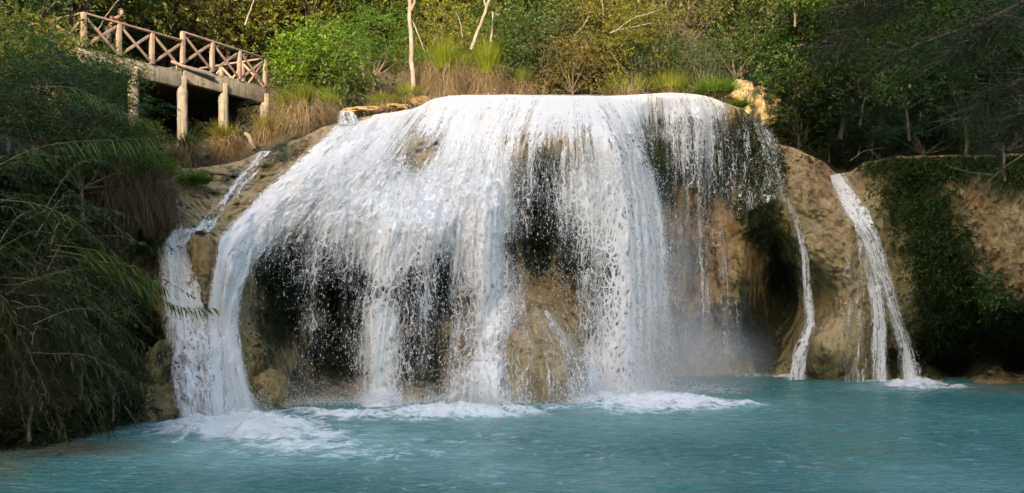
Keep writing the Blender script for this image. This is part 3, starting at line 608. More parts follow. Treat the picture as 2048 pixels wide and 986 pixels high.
def plant(kind, loc, sc, col, label, cat='tree', name=None, rot=None, group=None, var=None, stretch=(1, 1, 1), tilt=(0, 0), sink=.0, bark='bark'):
    var = int(rng.integers(0, 2)) if var is None else var
    name = name or ('bush' if cat == 'bush' else 'tree')
    p, first = gp(kind, var, name, bark)
    o = p if first else copy_tree(p)
    o.location = (loc[0], loc[1], loc[2]-sink); o.rotation_euler = (tilt[0], tilt[1], rng.random()*6.28 if rot is None else rot); o.scale = (sc*stretch[0], sc*stretch[1], sc*stretch[2])
    c = GREEN[col] if isinstance(col, str) else col
    for ch in o.children:
        if ch.name.startswith('crown'): ch.color = (*c, 1)
    for q in ('label', 'category', 'group', 'kind'):
        if q in o: del o[q]
    return tag(o, label, cat, group)
def foot(px, py_c, D, kind, sc, stz=1.):
    """base of a plant whose crown centre shows at (px, py_c) from distance D"""
    p = P(px, py_c, D); p[2] -= KIND[kind]['h']*sc*stz; return p
exec_plants = []
def bush_at(px, pyc, D, kind, sc, col, label, cat='bush', **kw):
    return plant(kind, foot(px, pyc, D, kind, sc, kw.get('stretch', (1, 1, 1))[2]), sc, col, label, cat, **kw)

# --- trees and shrubs on the slope behind the falls (px, py of crown centre, distance, kind, scale, colour, label)
BG = [
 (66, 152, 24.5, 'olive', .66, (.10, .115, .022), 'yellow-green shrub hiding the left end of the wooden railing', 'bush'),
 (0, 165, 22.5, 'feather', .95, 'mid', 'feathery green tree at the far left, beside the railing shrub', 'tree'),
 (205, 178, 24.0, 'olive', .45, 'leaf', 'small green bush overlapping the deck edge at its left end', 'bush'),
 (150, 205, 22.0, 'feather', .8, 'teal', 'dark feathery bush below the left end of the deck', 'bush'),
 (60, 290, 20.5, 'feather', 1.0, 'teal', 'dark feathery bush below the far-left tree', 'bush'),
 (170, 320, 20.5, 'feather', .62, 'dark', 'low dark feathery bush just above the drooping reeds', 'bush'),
 (-60, 10, 27, 'round', 1.2, 'dark', 'dark leafy tree filling the upper left corner', 'tree'),
 (220, -30, 39, 'olive', 1.5, (.055, .058, .018), 'brown-olive tree rising behind the corner post of the railing', 'tree'),
 (330, 10, 41, 'olive', 1.4, (.06, .055, .018), 'dusky olive tree behind the middle of the railing', 'tree'),
 (440, 30, 40, 'olive', 1.25, (.085, .075, .022), 'sunlit olive tree behind the right half of the railing', 'tree'),
 (480, 100, 42, 'weep', 1.2, (.05, .045, .02), 'dark drooping tree right behind the deck corner', 'tree'),
 (628, 125, 33.5, 'broad', .92, 'bright', 'bright green broad-leaved bush just right of the deck', 'bush'),
 (668, 168, 33.0, 'broad', .85, 'leaf', 'green broad-leaved bush right of the brightest bush', 'bush'),
 (592, 180, 34.5, 'broad', .5, 'leaf', 'low leafy bush touching the deck corner', 'bush'),
 (745, 105, 36.5, 'feather', 1.0, (.05, .115, .014), 'vivid green feathery tree left of the pale trunk', 'tree'),
 (690, 110, 38, 'feather', .8, 'leaf', 'smaller feathery green tree behind the broad-leaved bushes', 'tree'),
 (620, 20, 42, 'round', 1.35, 'olive', 'olive tree with rusty leaves above the broad-leaved bushes', 'tree'),
 (540, -5, 43, 'olive', 1.2, 'olive', 'dull olive tree above and right of the deck corner', 'tree'),
 (740, 15, 43, 'round', 1.2, 'mid', 'mid-green tree behind the vivid feathery tree', 'tree'),
 (880, 30, 44, 'olive', 1.4, 'yellow', 'yellowish tree right of the pale trunk', 'tree'),
 (880, 120, 39, 'olive', .9, (.12, .13, .03), 'yellow-green bush behind the tall grass clumps', 'bush'),
 (1040, 50, 42, 'round', 1.25, 'mid', 'leafy green tree right of the leaning trunk', 'tree'),
 (1100, 15, 41, 'round', 1.2, 'leaf', 'dense round green tree at the top centre', 'tree'),
 (1090, 120, 38, 'round', .95, (.05, .075, .03), 'grey-green bush just above the crest of the falls', 'bush'),
 (1020, 130, 39, 'olive', .9, 'mid', 'shadowy bush behind the right tall grass clump', 'bush'),
 (1180, 90, 39, 'vine', 1.0, (.12, .12, .03), 'yellowish mound of climbers under the bare branches', 'bush'),
 (1150, 150, 36.5, 'olive', .62, (.13, .11, .04), 'dry brown scrub on the brink in the middle', 'bush'),
 (1240, 20, 41, 'vine', 1.3, (.14, .14, .03), 'tall yellow-green tree draped with climbers', 'tree'),
 (1270, 120, 37.5, 'olive', .85, 'olive', 'olive bush behind the crest, right of the dry scrub', 'bush'),
 (1325, 140, 36.5, 'round', .6, 'dark', 'small dark bush at the brink under the big olive tree', 'bush'),
 (1380, 60, 38.5, 'olive', 1.35, (.10, .105, .035), 'big olive-leaved tree hanging over the right of the crest', 'tree'),
 (1480, 20, 38, 'olive', 1.25, (.085, .10, .03), 'leafy olive tree above the yellow outcrop', 'tree'),
 (1395, 150, 35.5, 'weep', .72, 'grey', 'grey-green weeping shrub at the right end of the crest', 'bush'),
 (1480, 115, 37, 'olive', .75, 'mid', 'mid-green shrub above the yellow outcrop', 'bush'),
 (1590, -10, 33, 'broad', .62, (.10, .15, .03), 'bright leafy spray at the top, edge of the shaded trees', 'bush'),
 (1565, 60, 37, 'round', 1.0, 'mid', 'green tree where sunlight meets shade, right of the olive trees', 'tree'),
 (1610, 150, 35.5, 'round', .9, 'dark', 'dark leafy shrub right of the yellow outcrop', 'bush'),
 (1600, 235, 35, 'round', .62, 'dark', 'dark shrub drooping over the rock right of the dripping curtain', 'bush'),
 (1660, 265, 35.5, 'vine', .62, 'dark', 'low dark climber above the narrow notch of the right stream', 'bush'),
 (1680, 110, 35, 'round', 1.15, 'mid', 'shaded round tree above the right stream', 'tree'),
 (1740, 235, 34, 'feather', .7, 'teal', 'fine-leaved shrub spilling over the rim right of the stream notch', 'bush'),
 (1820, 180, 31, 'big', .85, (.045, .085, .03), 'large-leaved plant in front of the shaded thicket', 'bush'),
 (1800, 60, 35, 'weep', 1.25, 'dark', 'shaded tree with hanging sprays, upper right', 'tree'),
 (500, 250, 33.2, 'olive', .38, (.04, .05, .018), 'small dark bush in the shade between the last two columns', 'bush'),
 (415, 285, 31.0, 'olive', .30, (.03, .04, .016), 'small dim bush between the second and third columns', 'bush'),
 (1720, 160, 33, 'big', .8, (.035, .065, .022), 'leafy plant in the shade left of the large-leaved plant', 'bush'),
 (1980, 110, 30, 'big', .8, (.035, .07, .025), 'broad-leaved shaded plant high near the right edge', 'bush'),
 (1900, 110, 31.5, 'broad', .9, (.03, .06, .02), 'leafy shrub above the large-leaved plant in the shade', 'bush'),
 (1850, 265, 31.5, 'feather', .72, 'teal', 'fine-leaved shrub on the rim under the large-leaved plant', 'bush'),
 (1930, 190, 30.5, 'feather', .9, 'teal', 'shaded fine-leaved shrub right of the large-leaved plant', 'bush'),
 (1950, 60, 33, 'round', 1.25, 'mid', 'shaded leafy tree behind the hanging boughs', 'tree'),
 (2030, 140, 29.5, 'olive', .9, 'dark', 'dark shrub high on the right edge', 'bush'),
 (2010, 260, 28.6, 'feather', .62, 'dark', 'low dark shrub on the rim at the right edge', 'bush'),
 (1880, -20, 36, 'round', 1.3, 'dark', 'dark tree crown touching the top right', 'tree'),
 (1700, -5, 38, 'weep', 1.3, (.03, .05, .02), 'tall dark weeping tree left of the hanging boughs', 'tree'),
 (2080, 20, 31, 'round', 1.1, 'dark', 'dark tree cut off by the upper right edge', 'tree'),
]
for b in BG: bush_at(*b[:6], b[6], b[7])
# far wood that closes the view behind them: single trees standing up the slope
k = 0
for px in range(-330, 2440, 118):
    for e, kd in ((15, 'round'), (23, 'olive'), (33, 'round'), (45, 'olive')):
        q = px+rng.uniform(-40, 40)+(e % 2)*50; g = ground(q, e+rng.uniform(-2, 2)); k += 1
        s = rng.uniform(1.25, 1.75)*(1 if e < 30 else 1.35)
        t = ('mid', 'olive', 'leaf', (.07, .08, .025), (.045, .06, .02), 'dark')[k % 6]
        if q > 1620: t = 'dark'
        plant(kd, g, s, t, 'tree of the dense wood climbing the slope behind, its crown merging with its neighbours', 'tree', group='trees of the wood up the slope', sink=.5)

# --- undergrowth covering the slope
def scatter_leaves(name, n, fpos, L, nl, ll, lw, dr, col, seed, up=.5, kindtag='stuff'):
    rg = np.random.default_rng(seed); p = fpos(n, rg); di = rg.normal(size=(len(p), 3)); di[:, 2] = np.abs(di[:, 2])*up+.1*up; di[:, 1] -= .3
    V, Fc, cv, hv = sprays(p, unit(di), L, nl, ll, lw, dr, rg)
    o = mesh_np(name, V, Fc, M['leaf'], None, False, dict(v=cv, h=hv)); o.color = (*col, 1)
    if kindtag: tag(o, kind=kindtag)
    return o
def slope_pts(n, rg):
    px = rg.uniform(-250, 2300, n); e = 2.0+rg.random(n)**1.4*22; e = np.where((px > 150) & (px < 560), e+9, e); e = np.where((px > 860) & (px < 1300), e+2.0, e)
    D = topD(px)+e; z = hz(px, e)+rg.random(n)**2*1.1
    return np.stack([(px-1024)/F*D, D, z], -1)
scatter_leaves('undergrowth', 11000, slope_pts, .55, 9, .13, .055, .35, (.045, .062, .018), 5)
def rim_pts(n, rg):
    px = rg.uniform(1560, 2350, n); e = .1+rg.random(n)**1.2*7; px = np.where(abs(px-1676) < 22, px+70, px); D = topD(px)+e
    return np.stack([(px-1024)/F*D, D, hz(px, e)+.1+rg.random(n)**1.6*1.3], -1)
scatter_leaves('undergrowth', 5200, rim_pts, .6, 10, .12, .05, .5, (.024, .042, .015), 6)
def left_pts(n, rg):
    px = rg.uniform(-200, 640, n); e = .1+rg.random(n)*12; k = (px < 330) | (e > 9.5) | (px > 560); px, e = px[k], e[k]; D = topD(px)+e
    q = np.stack([(px-1024)/F*D, D, hz(px, e)+rg.random(len(px))*.8], -1)
    px = rg.uniform(385, 640, n//3); e = rg.uniform(1.6, 7, n//3); D = topD(px)+e; return np.concatenate([q, np.stack([(px-1024)/F*D, D, hz(px, e)+rg.random(len(px))*.25], -1)])
scatter_leaves('undergrowth', 4200, left_pts, .5, 9, .11, .05, .5, (.035, .05, .016), 7)

# ------------------------------------------------------------------ grass clumps
def blades(n, rg, H, spread, w, droop, seg=5, base=.12, lean=0):
    a = rg.uniform(0, 6.283, n); r = base*np.sqrt(rg.random(n)); out = np.stack([np.cos(a), np.sin(a), 0*a], -1)
    st = out*r[:, None]; tl = spread*rg.random(n)**.7; d = unit(out*tl[:, None]+[0, 0, 1]+rg.normal(size=(n, 3))*.06); h = H*rg.uniform(.5, 1.1, n)
    t = np.linspace(0, 1, seg)[None, :, None]
    pos = st[:, None]+d[:, None]*h[:, None, None]*t+(out*.45+[0, 0, -.8])[:, None]*(droop*h*tl)[:, None, None]*t**2.2
    side = unit(np.cross(d, out+rg.normal(size=(n, 3))*.4))[:, None]; ww = w*(1-t**1.5*.92)*.5
    V = np.concatenate([pos-side*ww, pos+side*ww], 1).reshape(-1, 3); b = np.arange(n)[:, None]*2*seg; j = np.arange(seg-1)[None]
    Fc = np.stack([b+j, b+j+1, b+seg+j+1, b+seg+j], -1).reshape(-1, 4)
    return V, Fc, np.repeat(np.clip(rg.normal(.5, .25, n), 0, 1), 2*seg), np.repeat(rg.random(n)*.95, 2*seg)
def skirt(n, rg, H, R0, w):
    """dead leaves hanging down round the foot"""
    a = rg.uniform(0, 6.283, n); out = np.stack([np.cos(a), np.sin(a), 0*a], -1); z = rg.uniform(0, H, n)*(.75+.35*np.sin(a*3+1)*np.cos(a*5)); seg = 4
    st = out*(.5*R0+.5*R0*rg.random(n))[:, None]+np.stack([0*z, 0*z, z+.1], -1); t = np.linspace(0, 1, seg)[None, :, None]; h = rg.uniform(.35, 1., n)*H
    pos = st[:, None]+(out*.35)[:, None]*R0*t+np.array([0, 0, -1.])*h[:, None, None]*t**1.4+rg.normal(size=(n, 1, 3))*.26*t+rg.normal(size=(n, seg, 3))*.03
    side = unit(np.cross(out, [0, 0, 1.])+rg.normal(size=(n, 3))*.3)[:, None]; ww = w*(1-t*.7)*.5
    V = np.concatenate([pos-side*ww, pos+side*ww], 1).reshape(-1, 3); b = np.arange(n)[:, None]*2*seg; j = np.arange(seg-1)[None]
    Fc = np.stack([b+j, b+j+1, b+seg+j+1, b+seg+j], -1).reshape(-1, 4)
    return V, Fc, np.repeat(np.clip(rg.normal(.5, .25, n), 0, 1), 2*seg), np.repeat(rg.random(n)*.9, 2*seg)
def tussock(loc, H, label, gcol=(.13, .17, .02), dcol=(.17, .13, .075), ng=420, nd=500, spread=.5, droop=.5, skirtH=.9, R0=.45, seed=1, w=.016, cat='grass clump', base=.2):
    rg = np.random.default_rng(seed); r = empty('grass_clump', tuple(loc)); tag(r, label, cat)
    if ng:
        V, Fc, a, b = blades(ng, rg, H, spread, w, droop, base=base); V[:, 2] += skirtH*.75
        o = mesh_np('green_blades', V, Fc, M['grass'], r, False, dict(v=a, h=b)); o.color = (*gcol, 1)
    if nd:
        V, Fc, a, b = join([skirt(nd, rg, skirtH, R0, w*.9), blades(nd//4, rg, skirtH*1.3, .7, w*.8, .8, seg=4, base=R0*.6)])
        o = mesh_np('dry_blades', V, Fc, M['dry'], r, False, dict(v=a, h=b)); o.color = (*dcol, 1)
    return r
def tus(px, py, D, *a, **k): return tussock(P(px, py, D), *a, **k)
tus(893, 190, 34.0, 1.5, 'left of two tall fountain grass clumps on the brink, green over a straw skirt', skirtH=1.3, R0=.75, nd=1500, ng=520, seed=2, base=.35)
tus(975, 192, 33.6, 1.5, 'right of two tall fountain grass clumps on the brink, upright green blades', skirtH=1.1, R0=.55, nd=1200, ng=620, seed=3, spread=.38, base=.28)
tus(862, 180, 35.0, 1.0, 'straw-coloured dry grass between the pale trunk and the tall clumps', ng=100, nd=1100, skirtH=1.3, R0=.8, seed=4)
tus(930, 186, 35.0, 1.0, 'dry brown grass filling the gap between the two tall clumps', ng=120, nd=900, skirtH=1.2, R0=.7, seed=44)
tus(1045, 190, 35.0, .8, 'low dry grass right of the tall clumps on the brink', gcol=(.10, .12, .03), ng=250, nd=400, skirtH=.6, R0=.6, seed=45)
tus(612, 262, 29.6, .9, 'shaggy dry grass hanging between the last column and the small fall', ng=700, nd=1300, skirtH=1.15, R0=.8, gcol=(.13, .15, .03), seed=5, spread=.8)
tus(570, 255, 31.0, .8, 'grass clump at the foot of the deck corner column', ng=300, nd=900, skirtH=.9, R0=.5, gcol=(.15, .15, .03), seed=6, spread=.7)
tus(655, 245, 30.6, .7, 'green-tipped grass beside the small pale fall', ng=400, nd=700, skirtH=.7, R0=.5, seed=46, spread=.8)
tus(530, 300, 29.4, .7, 'tawny grass at the base of the corner column', ng=250, nd=900, skirtH=.9, R0=.4, gcol=(.15, .14, .03), seed=7, spread=.8)
tus(448, 318, 28.6, .75, 'spiky tawny grass clump wrapped round the third column', ng=520, nd=900, skirtH=.8, R0=.48, gcol=(.14, .13, .03), dcol=(.18, .125, .07), seed=8, spread=1.0, droop=.3)
tus(375, 330, 27.2, .7, 'shaded dry grass mound below the second column', ng=260, nd=1000, skirtH=.7, R0=.55, gcol=(.07, .09, .025), dcol=(.14, .11, .06), seed=9, spread=.9)
tus(388, 382, 25.2, .55, 'small bright green grass tuft on the ledge by the pale rock', ng=1100, nd=60, skirtH=.3, R0=.3, gcol=(.05, .12, .02), seed=10, spread=1.0, droop=.9, base=.4)
tus(275, 420, 22.6, .9, 'wide mound of reddish brown grass left of the pale rock', ng=1500, nd=2400, skirtH=1.1, R0=.95, gcol=(.05, .085, .022), dcol=(.10, .07, .042), seed=11, spread=.9, droop=.8, base=.8, w=.014)
tus(215, 400, 22.0, .8, 'brownish grass behind the reeds on the left bank', ng=500, nd=2000, skirtH=1.1, R0=.8, gcol=(.07, .10, .025), dcol=(.13, .09, .05), seed=12, spread=.9, base=.6)
tus(310, 360, 24.0, .55, 'short bright grass tuft on top of the brown grass mound', ng=700, nd=60, skirtH=.3, R0=.3, gcol=(.09, .16, .02), seed=13, spread=.9, base=.4)
tus(240, 330, 25.0, 1.1, 'tall dim grass under the first column', ng=700, nd=600, skirtH=.8, R0=.8, gcol=(.05, .075, .02), dcol=(.10, .08, .04), seed=14, spread=.6, base=.7)
tus(598, 292, 28.3, .35, 'tiny green tuft on the dark rock ridge left of the dome', ng=260, nd=60, skirtH=.15, R0=.2, gcol=(.06, .10, .02), seed=47, spread=1.1, droop=.9, base=.25)
tus(545, 345, 27.4, .35, 'small green plant in the cleft between the sliding water and the dome', ng=320, nd=80, skirtH=.15, R0=.2, gcol=(.05, .10, .02), seed=48, spread=1.1, droop=.9, base=.3)
tus(1430, 200, 33.6, .85, 'green grass tuft on the right end of the crest', ng=1400, nd=150, skirtH=.3, R0=.5, gcol=(.10, .17, .025), seed=15, spread=1.0, droop=.7, base=.6)
tus(1478, 220, 34.0, .5, 'small bright fern-like tuft left of the yellow outcrop', ng=700, nd=0, skirtH=.2, gcol=(.13, .22, .03), seed=16, spread=1.2, droop=.8, base=.3)
tus(1340, 190, 34.4, .8, 'yellow-green grass on the crest below the olive trees', ng=700, nd=200, skirtH=.3, R0=.5, gcol=(.15, .17, .03), seed=17, spread=.8, base=.6)
tus(770, 222, 31.6, .5, 'low sunlit grass on the orange ledge', ng=500, nd=300, skirtH=.4, R0=.5, gcol=(.15, .17, .03), seed=18, spread=.9, base=.5)
tus(820, 205, 31.8, .45, 'short grass at the foot of the pale trunk', ng=400, nd=200, skirtH=.4, R0=.4, gcol=(.15, .18, .03), seed=19, spread=.9, base=.4)
tus(1260, 192, 34.5, .6, 'thin pale grass behind the middle of the crest', ng=350, nd=350, skirtH=.4, R0=.8, gcol=(.13, .15, .04), seed=20, spread=.7, base=.8)

# ------------------------------------------------------------------ bare and pale trunks
def trunk_tree(label, segs, bark='pale', name='tree', cat='tree'):
    """segs: list of (points in px,py,D ; r0, r1)"""
    r = empty(name, tuple(P(*segs[0][0][0]))); tag(r, label, cat); mb = MB(); mbb = MB(); nb = 0
    for i, (pts, r0, r1) in enumerate(segs):
        w = np.array([P(*p) for p in pts]); m = 12; d = np.linspace(0, 1, len(w)); t = np.linspace(0, 1, m)
        q = np.stack([np.interp(t, d, w[:, a]) for a in range(3)], -1)
        for _ in range(2): q[1:-1] = (q[:-2]+2*q[1:-1]+q[2:])/4
        q[1:-1] += rng.normal(size=(m-2, 3))*min(r0*.22, np.linalg.norm(q[-1]-q[0])*.012)
        (mb if i == 0 else mbb).tube(q, r0+(r1-r0)*t, 8, cap=False); nb += i > 0
    o = mb.build('trunk', M[bark], None, True); child_of(r, o)
    if nb: o = mbb.build('branches', M[bark], None, True); child_of(r, o)
    return r
trunk_tree('straight pale-barked trunk standing at the left end of the crest', [
  ([(828, 200, 33.5), (824, 130, 33.6), (821, 60, 33.7), (819, -60, 34)], .10, .07), ([(822, 12, 33.8), (812, -10, 33.8), (800, -40, 33.8)], .05, .02), ([(823, 20, 33.8), (832, 0, 33.6), (838, -40, 33.6)], .06, .03),
  ([(825, 42, 33.7), (838, 72, 33.3), (850, 105, 33.0)], .022, .008)])
trunk_tree('leaning pale trunk behind the tall grass clumps', [([(942, 100, 36), (955, 62, 36), (968, 30, 36), (978, 0, 36), (990, -40, 36)], .075, .05), ([(972, 15, 36), (968, 0, 36.2), (966, -20, 36.3)], .04, .02), ([(925, 75, 36.5), (920, 40, 36.5), (908, 20, 36.4)], .025, .01)])
trunk_tree('short broken snag right of the leaning trunk', [([(982, 85, 37), (984, 60, 37), (987, 30, 37), (985, 24, 37)], .05, .035), ([(987, 34, 37), (996, 30, 37), (1000, 26, 37)], .03, .012)])
trunk_tree('bare forked branch sticking out of the yellow climbers', [([(1222, 66, 36.5), (1240, 58, 36.2), (1262, 35, 36), (1285, 32, 36), (1325, 18, 36)], .04, .01), ([(1240, 60, 36.2), (1275, 52, 36), (1305, 45, 36)], .03, .008)])
trunk_tree('bare slanting stem above the middle of the crest', [([(1148, 72, 38), (1165, 55, 38), (1178, 35, 38), (1185, 10, 38)], .045, .02), ([(1208, 30, 38), (1204, 5, 38), (1200, -30, 38)], .04, .03)])
trunk_tree('thin pale sapling stem below the vivid feathery tree', [([(735, 200, 34.5), (732, 175, 34.5), (726, 145, 34.7), (722, 120, 35)], .035, .02)])
trunk_tree('slender pale stem slanting above the deck corner', [([(490, 50, 37), (498, 28, 37), (508, 0, 37), (515, -20, 37)], .04, .03)])
trunk_tree('thin stem leaning behind the railing near its corner post', [([(195, 62, 28.5), (215, 28, 28.5), (240, -5, 28.5)], .025, .02)], 'bark')
trunk_tree('rust-red broken log caught in the shaded trees', [([(1575, 95, 34.3), (1590, 93, 34.2), (1610, 88, 34.2)], .07, .05)], 'bark')
r_ = trunk_tree('pale driftwood stump leaning by the corner column', [([(509, 300, 28.0), (503, 285, 28.1), (497, 270, 28.2), (490, 268, 28.2)], .06, .07)], 'wood', 'driftwood', 'driftwood')
trunk_tree('fallen brown log under the second column', [([(375, 295, 27.6), (395, 305, 27.4), (412, 318, 27.2)], .16, .15)], 'wood', 'log', 'log')
trunk_tree('thin long log lying on the ledge left of the second column', [([(300, 330, 25.6), (330, 330, 25.8), (362, 336, 26)], .06, .05)], 'wood', 'log', 'log')
trunk_tree('peeled log lying across the ledge below the third column', [([(400, 338, 26.6), (430, 345, 26.7), (468, 349, 26.9)], .07, .06)], 'wood', 'log', 'log')
trunk_tree('dead twigs lying on the rim beside the right stream notch', [([(1700, 322, 32.8), (1730, 300, 32.6), (1770, 296, 32.4)], .02, .01), ([(1715, 312, 32.7), (1722, 290, 32.6)], .015, .006), ([(1740, 300, 32.6), (1760, 316, 32.3)], .014, .006)], 'bark', 'dead_branch', 'dead branch')
trunk_tree('bare twiggy branch sprawling over the right rock face', [([(2060, 300, 27.2), (2000, 340, 28.0), (1950, 392, 28.8), (1925, 430, 29.3)], .03, .012), ([(1985, 350, 28.2), (1940, 345, 28.6), (1890, 330, 29.2)], .016, .006), ([(1960, 385, 28.7), (2000, 420, 28.0), (2030, 480, 27.6)], .014, .006), ([(1935, 420, 29.1), (1950, 480, 28.6), (1975, 540, 28.1)], .014, .005)], 'bark', 'dead_branch', 'dead branch')

# ------------------------------------------------------------------ viewing platform
deck = empty('viewing_platform', tuple(P(365, 150, 29.9))); tag(deck, 'concrete viewing deck on round columns with a cross-braced wooden railing', 'viewing platform')
def DK(mb, name, mat, parent=None, bev=0, smooth=False):
    o = mb.build(name, M[mat], None, smooth, bev)
    if parent is None: return child_of(deck, o)
    o.parent = parent; return o
A0 = np.array([-13.04, 27.0]); A1 = np.array([-11.1, 29.9]); A2 = np.array([-9.24, 33.2])
d01 = (A1-A0)/np.linalg.norm(A1-A0); d12 = (A2-A1)/np.linalg.norm(A2-A1); back = np.array([-.83, .55])
def slab(a, b, z0, z1, dep, name, inset=0):
    c = [a, b, b+back*dep, a+back*dep]; V = [(p[0], p[1], z) for z in (z0, z1) for p in c]
    o = mesh_np(name, V, [[0, 3, 2, 1], [4, 5, 6, 7], [0, 1, 5, 4], [1, 2, 6, 5], [2, 3, 7, 6], [3, 0, 4, 7]], M['conc'], None, False)
    m = o.modifiers.new('b', 'BEVEL'); m.width = .02; m.segments = 2; return child_of(deck, o)
fo = np.array([.83, -.55])*.10
A0b = A0-d01*.12
for a_, b_ in ((A0b+back*4.9, A2+back*4.9), (A2+back*4.85, A2+back*1.6), (A0b+back*.6, A0b+back*4.7)):
    q = np.linspace(0, 1, 60)[:, None]; L_ = np.linalg.norm(b_-a_); zz = np.linspace(6.6, 10.66, 30); base_ = a_+(b_-a_)*q
    V = np.stack([np.broadcast_to(base_[None, :, 0], (30, 60)), np.broadcast_to(base_[None, :, 1], (30, 60)), np.broadcast_to(zz[:, None], (30, 60))], -1)
    nn = np.array([.83, -.55]) if a_[1] > 29.7 else np.array([.55, .83]); V = V+.14*fbm(V*2.2, 4)[..., None]*np.array([*nn, 0])
    n_ = len(V.reshape(-1, 3)); child_of(deck, mesh_np('dark_back_wall', V.reshape(-1, 3), grid_faces(30, 60), M['rock'], attrs=dict(moss=np.full(n_, .62), ochre=np.zeros(n_), algae=np.zeros(n_))))  # wall added to make the space under the deck dark; moss value darkens it
slab(A0b, A1-d01*.005, 10.42, 10.58, 5.2, 'deck_slab'); slab(A1+d12*.005, A2, 10.68, 10.84, 5.2, 'deck_slab')
def beam(a, b, z0, z1, w=.22, proud=.03):
    mb = MB(); o2 = np.array([.83, -.55])*(proud-w/2); a = a+o2; b = b+o2
    n = 14; pts = []
    mb.bar((a[0], a[1], (z0+z1)/2), (b[0], b[1], (z0+z1)/2), w, z1-z0); return DK(mb, 'edge_beam', 'conc', bev=.025)
beam(A0b, A1-d01*.02, 10.03, 10.50); beam(A1+d12*.02, A2+d12*.03, 10.22, 10.74)
mb = MB(); mb.bar((*(A2+d12*.0), 10.45), (*(A2+back*5), 10.45), .2, .44); DK(mb, 'edge_beam', 'conc', bev=.02)
mb = MB(); q = A1+np.array([.83, -.55])*.09; mb.bar((*(q-d01*.5), 10.80), (*(q+d12*1.3), 10.62), .05, .09); DK(mb, 'loose_plank', 'wood')
# columns with haunched tops
for (px, D, zb, zt) in ((267, 28.45, 7.6, 10.04), (365, 29.9, 7.5, 10.1), (447, 31.5, 8.0, 10.24), (530, 33.1, 8.2, 10.24)):
    x = (px-1024)/F*D; h = zt-zb; zz = np.array([0, .3, .6, .8, .92, .97, 1.])*h+zb; rr = np.array([.20, .175, .17, .17, .175, .15, .10])
    n = len(zz); a = np.linspace(0, 2*math.pi, 25)[:-1]; zz2 = np.interp(np.linspace(0, n-1, 30), range(n), zz); rr2 = np.interp(np.linspace(0, n-1, 30), range(n), rr)
    V = np.stack([x+rr2[:, None]*np.cos(a), D+rr2[:, None]*np.sin(a), zz2[:, None]+0*a], -1)
    V[..., :2] += .012*fbm(V*5, 3)[..., None]
    V = V.reshape(-1, 3); j = np.arange(24); Fc = [[i*24+k1, i*24+(k1+1) % 24, (i+1)*24+(k1+1) % 24, (i+1)*24+k1] for i in range(29) for k1 in range(24)]
    c = mesh_np('column', V, Fc, M['conc'], None, True); child_of(deck, c)
    mb = MB(); mb.bar((x+.07, D-.05, zt-.12), (x+.07, D-.05, zt+.32), .13, .16, .6); o = mb.build('bracket', M['conc'], None, False, .02); child_of(deck, o)
# railing
rail_root = None
def railing(a, b, n, zd, H, first=True, last=True, topx=(0, 0)):
    global rail_root
    P2 = [a+(b-a)*i/n for i in range(n+1)]
    mb = MB(); z = zd+H
    mb.bar((*(a-(b-a)/np.linalg.norm(b-a)*topx[0]), z+.02), (*(b+(b-a)/np.linalg.norm(b-a)*topx[1]), z+.02), .13, .055); DK(mb, 'handrail', 'wood', bev=.006)
    ang = math.atan2(*(b-a)[::-1])
    for i, p in enumerate(P2):
        if (i == 0 and not first) or (i == n and not last): continue
        mb = MB(); mb.bar((*p, zd), (*p, z-.01), .135, .135, ang); DK(mb, 'post', 'wood', bev=.01)
    nrm = np.array([(b-a)[1], -(b-a)[0]]); nrm /= np.linalg.norm(nrm)
    for i in range(n):
        p, q = P2[i], P2[i+1]; d = (q-p)/np.linalg.norm(q-p)*.07
        for s, (za, zb2) in enumerate(((zd+.07, z-.10), (z-.10, zd+.07))):
            o2 = nrm*(.022 if s else -.022); mb = MB(); mb.bar((*(p+d+o2), za), (*(q-d+o2), zb2), .04, .085); DK(mb, 'cross_brace', 'wood', bev=.004)
railing(A0, A1, 3, 10.58, 1.02, True, False, (0.05, 0)); railing(A1, A2, 3, 10.84, 1.05, True, True, (.05, .05))
railing(A0, A0+np.array([-.88, .47])*2.9, 2, 10.58, 1.02, False, True, (0, 0)); railing(A2, A2+np.array([-.89, .45])*3.3, 3, 10.84, 1.05, False, True)
# wooden bench in the gloom under the deck
bn = empty('bench', tuple(P(390, 246, 34.5))); tag(bn, 'plain wooden bench in the gloom under the deck', 'bench'); c = P(390, 246, 34.5)
for (nm, a, b, w, h) in (('seat', (-.45, 0, .42), (.45, 0, .42), .32, .05), ('backrest', (-.45, .2, .68), (.45, .2, .68), .03, .10)):
    mb = MB(); mb.bar(a, b, w, h); mb.build(nm, M['wood'], bn)
for sx in (-.4, .4):
    for sy, hh in ((-.12, .40), (.2, .82)): mb = MB(); mb.bar((sx, sy, -.1), (sx, sy, hh), .06, .06); mb.build('leg', M['wood'], bn)

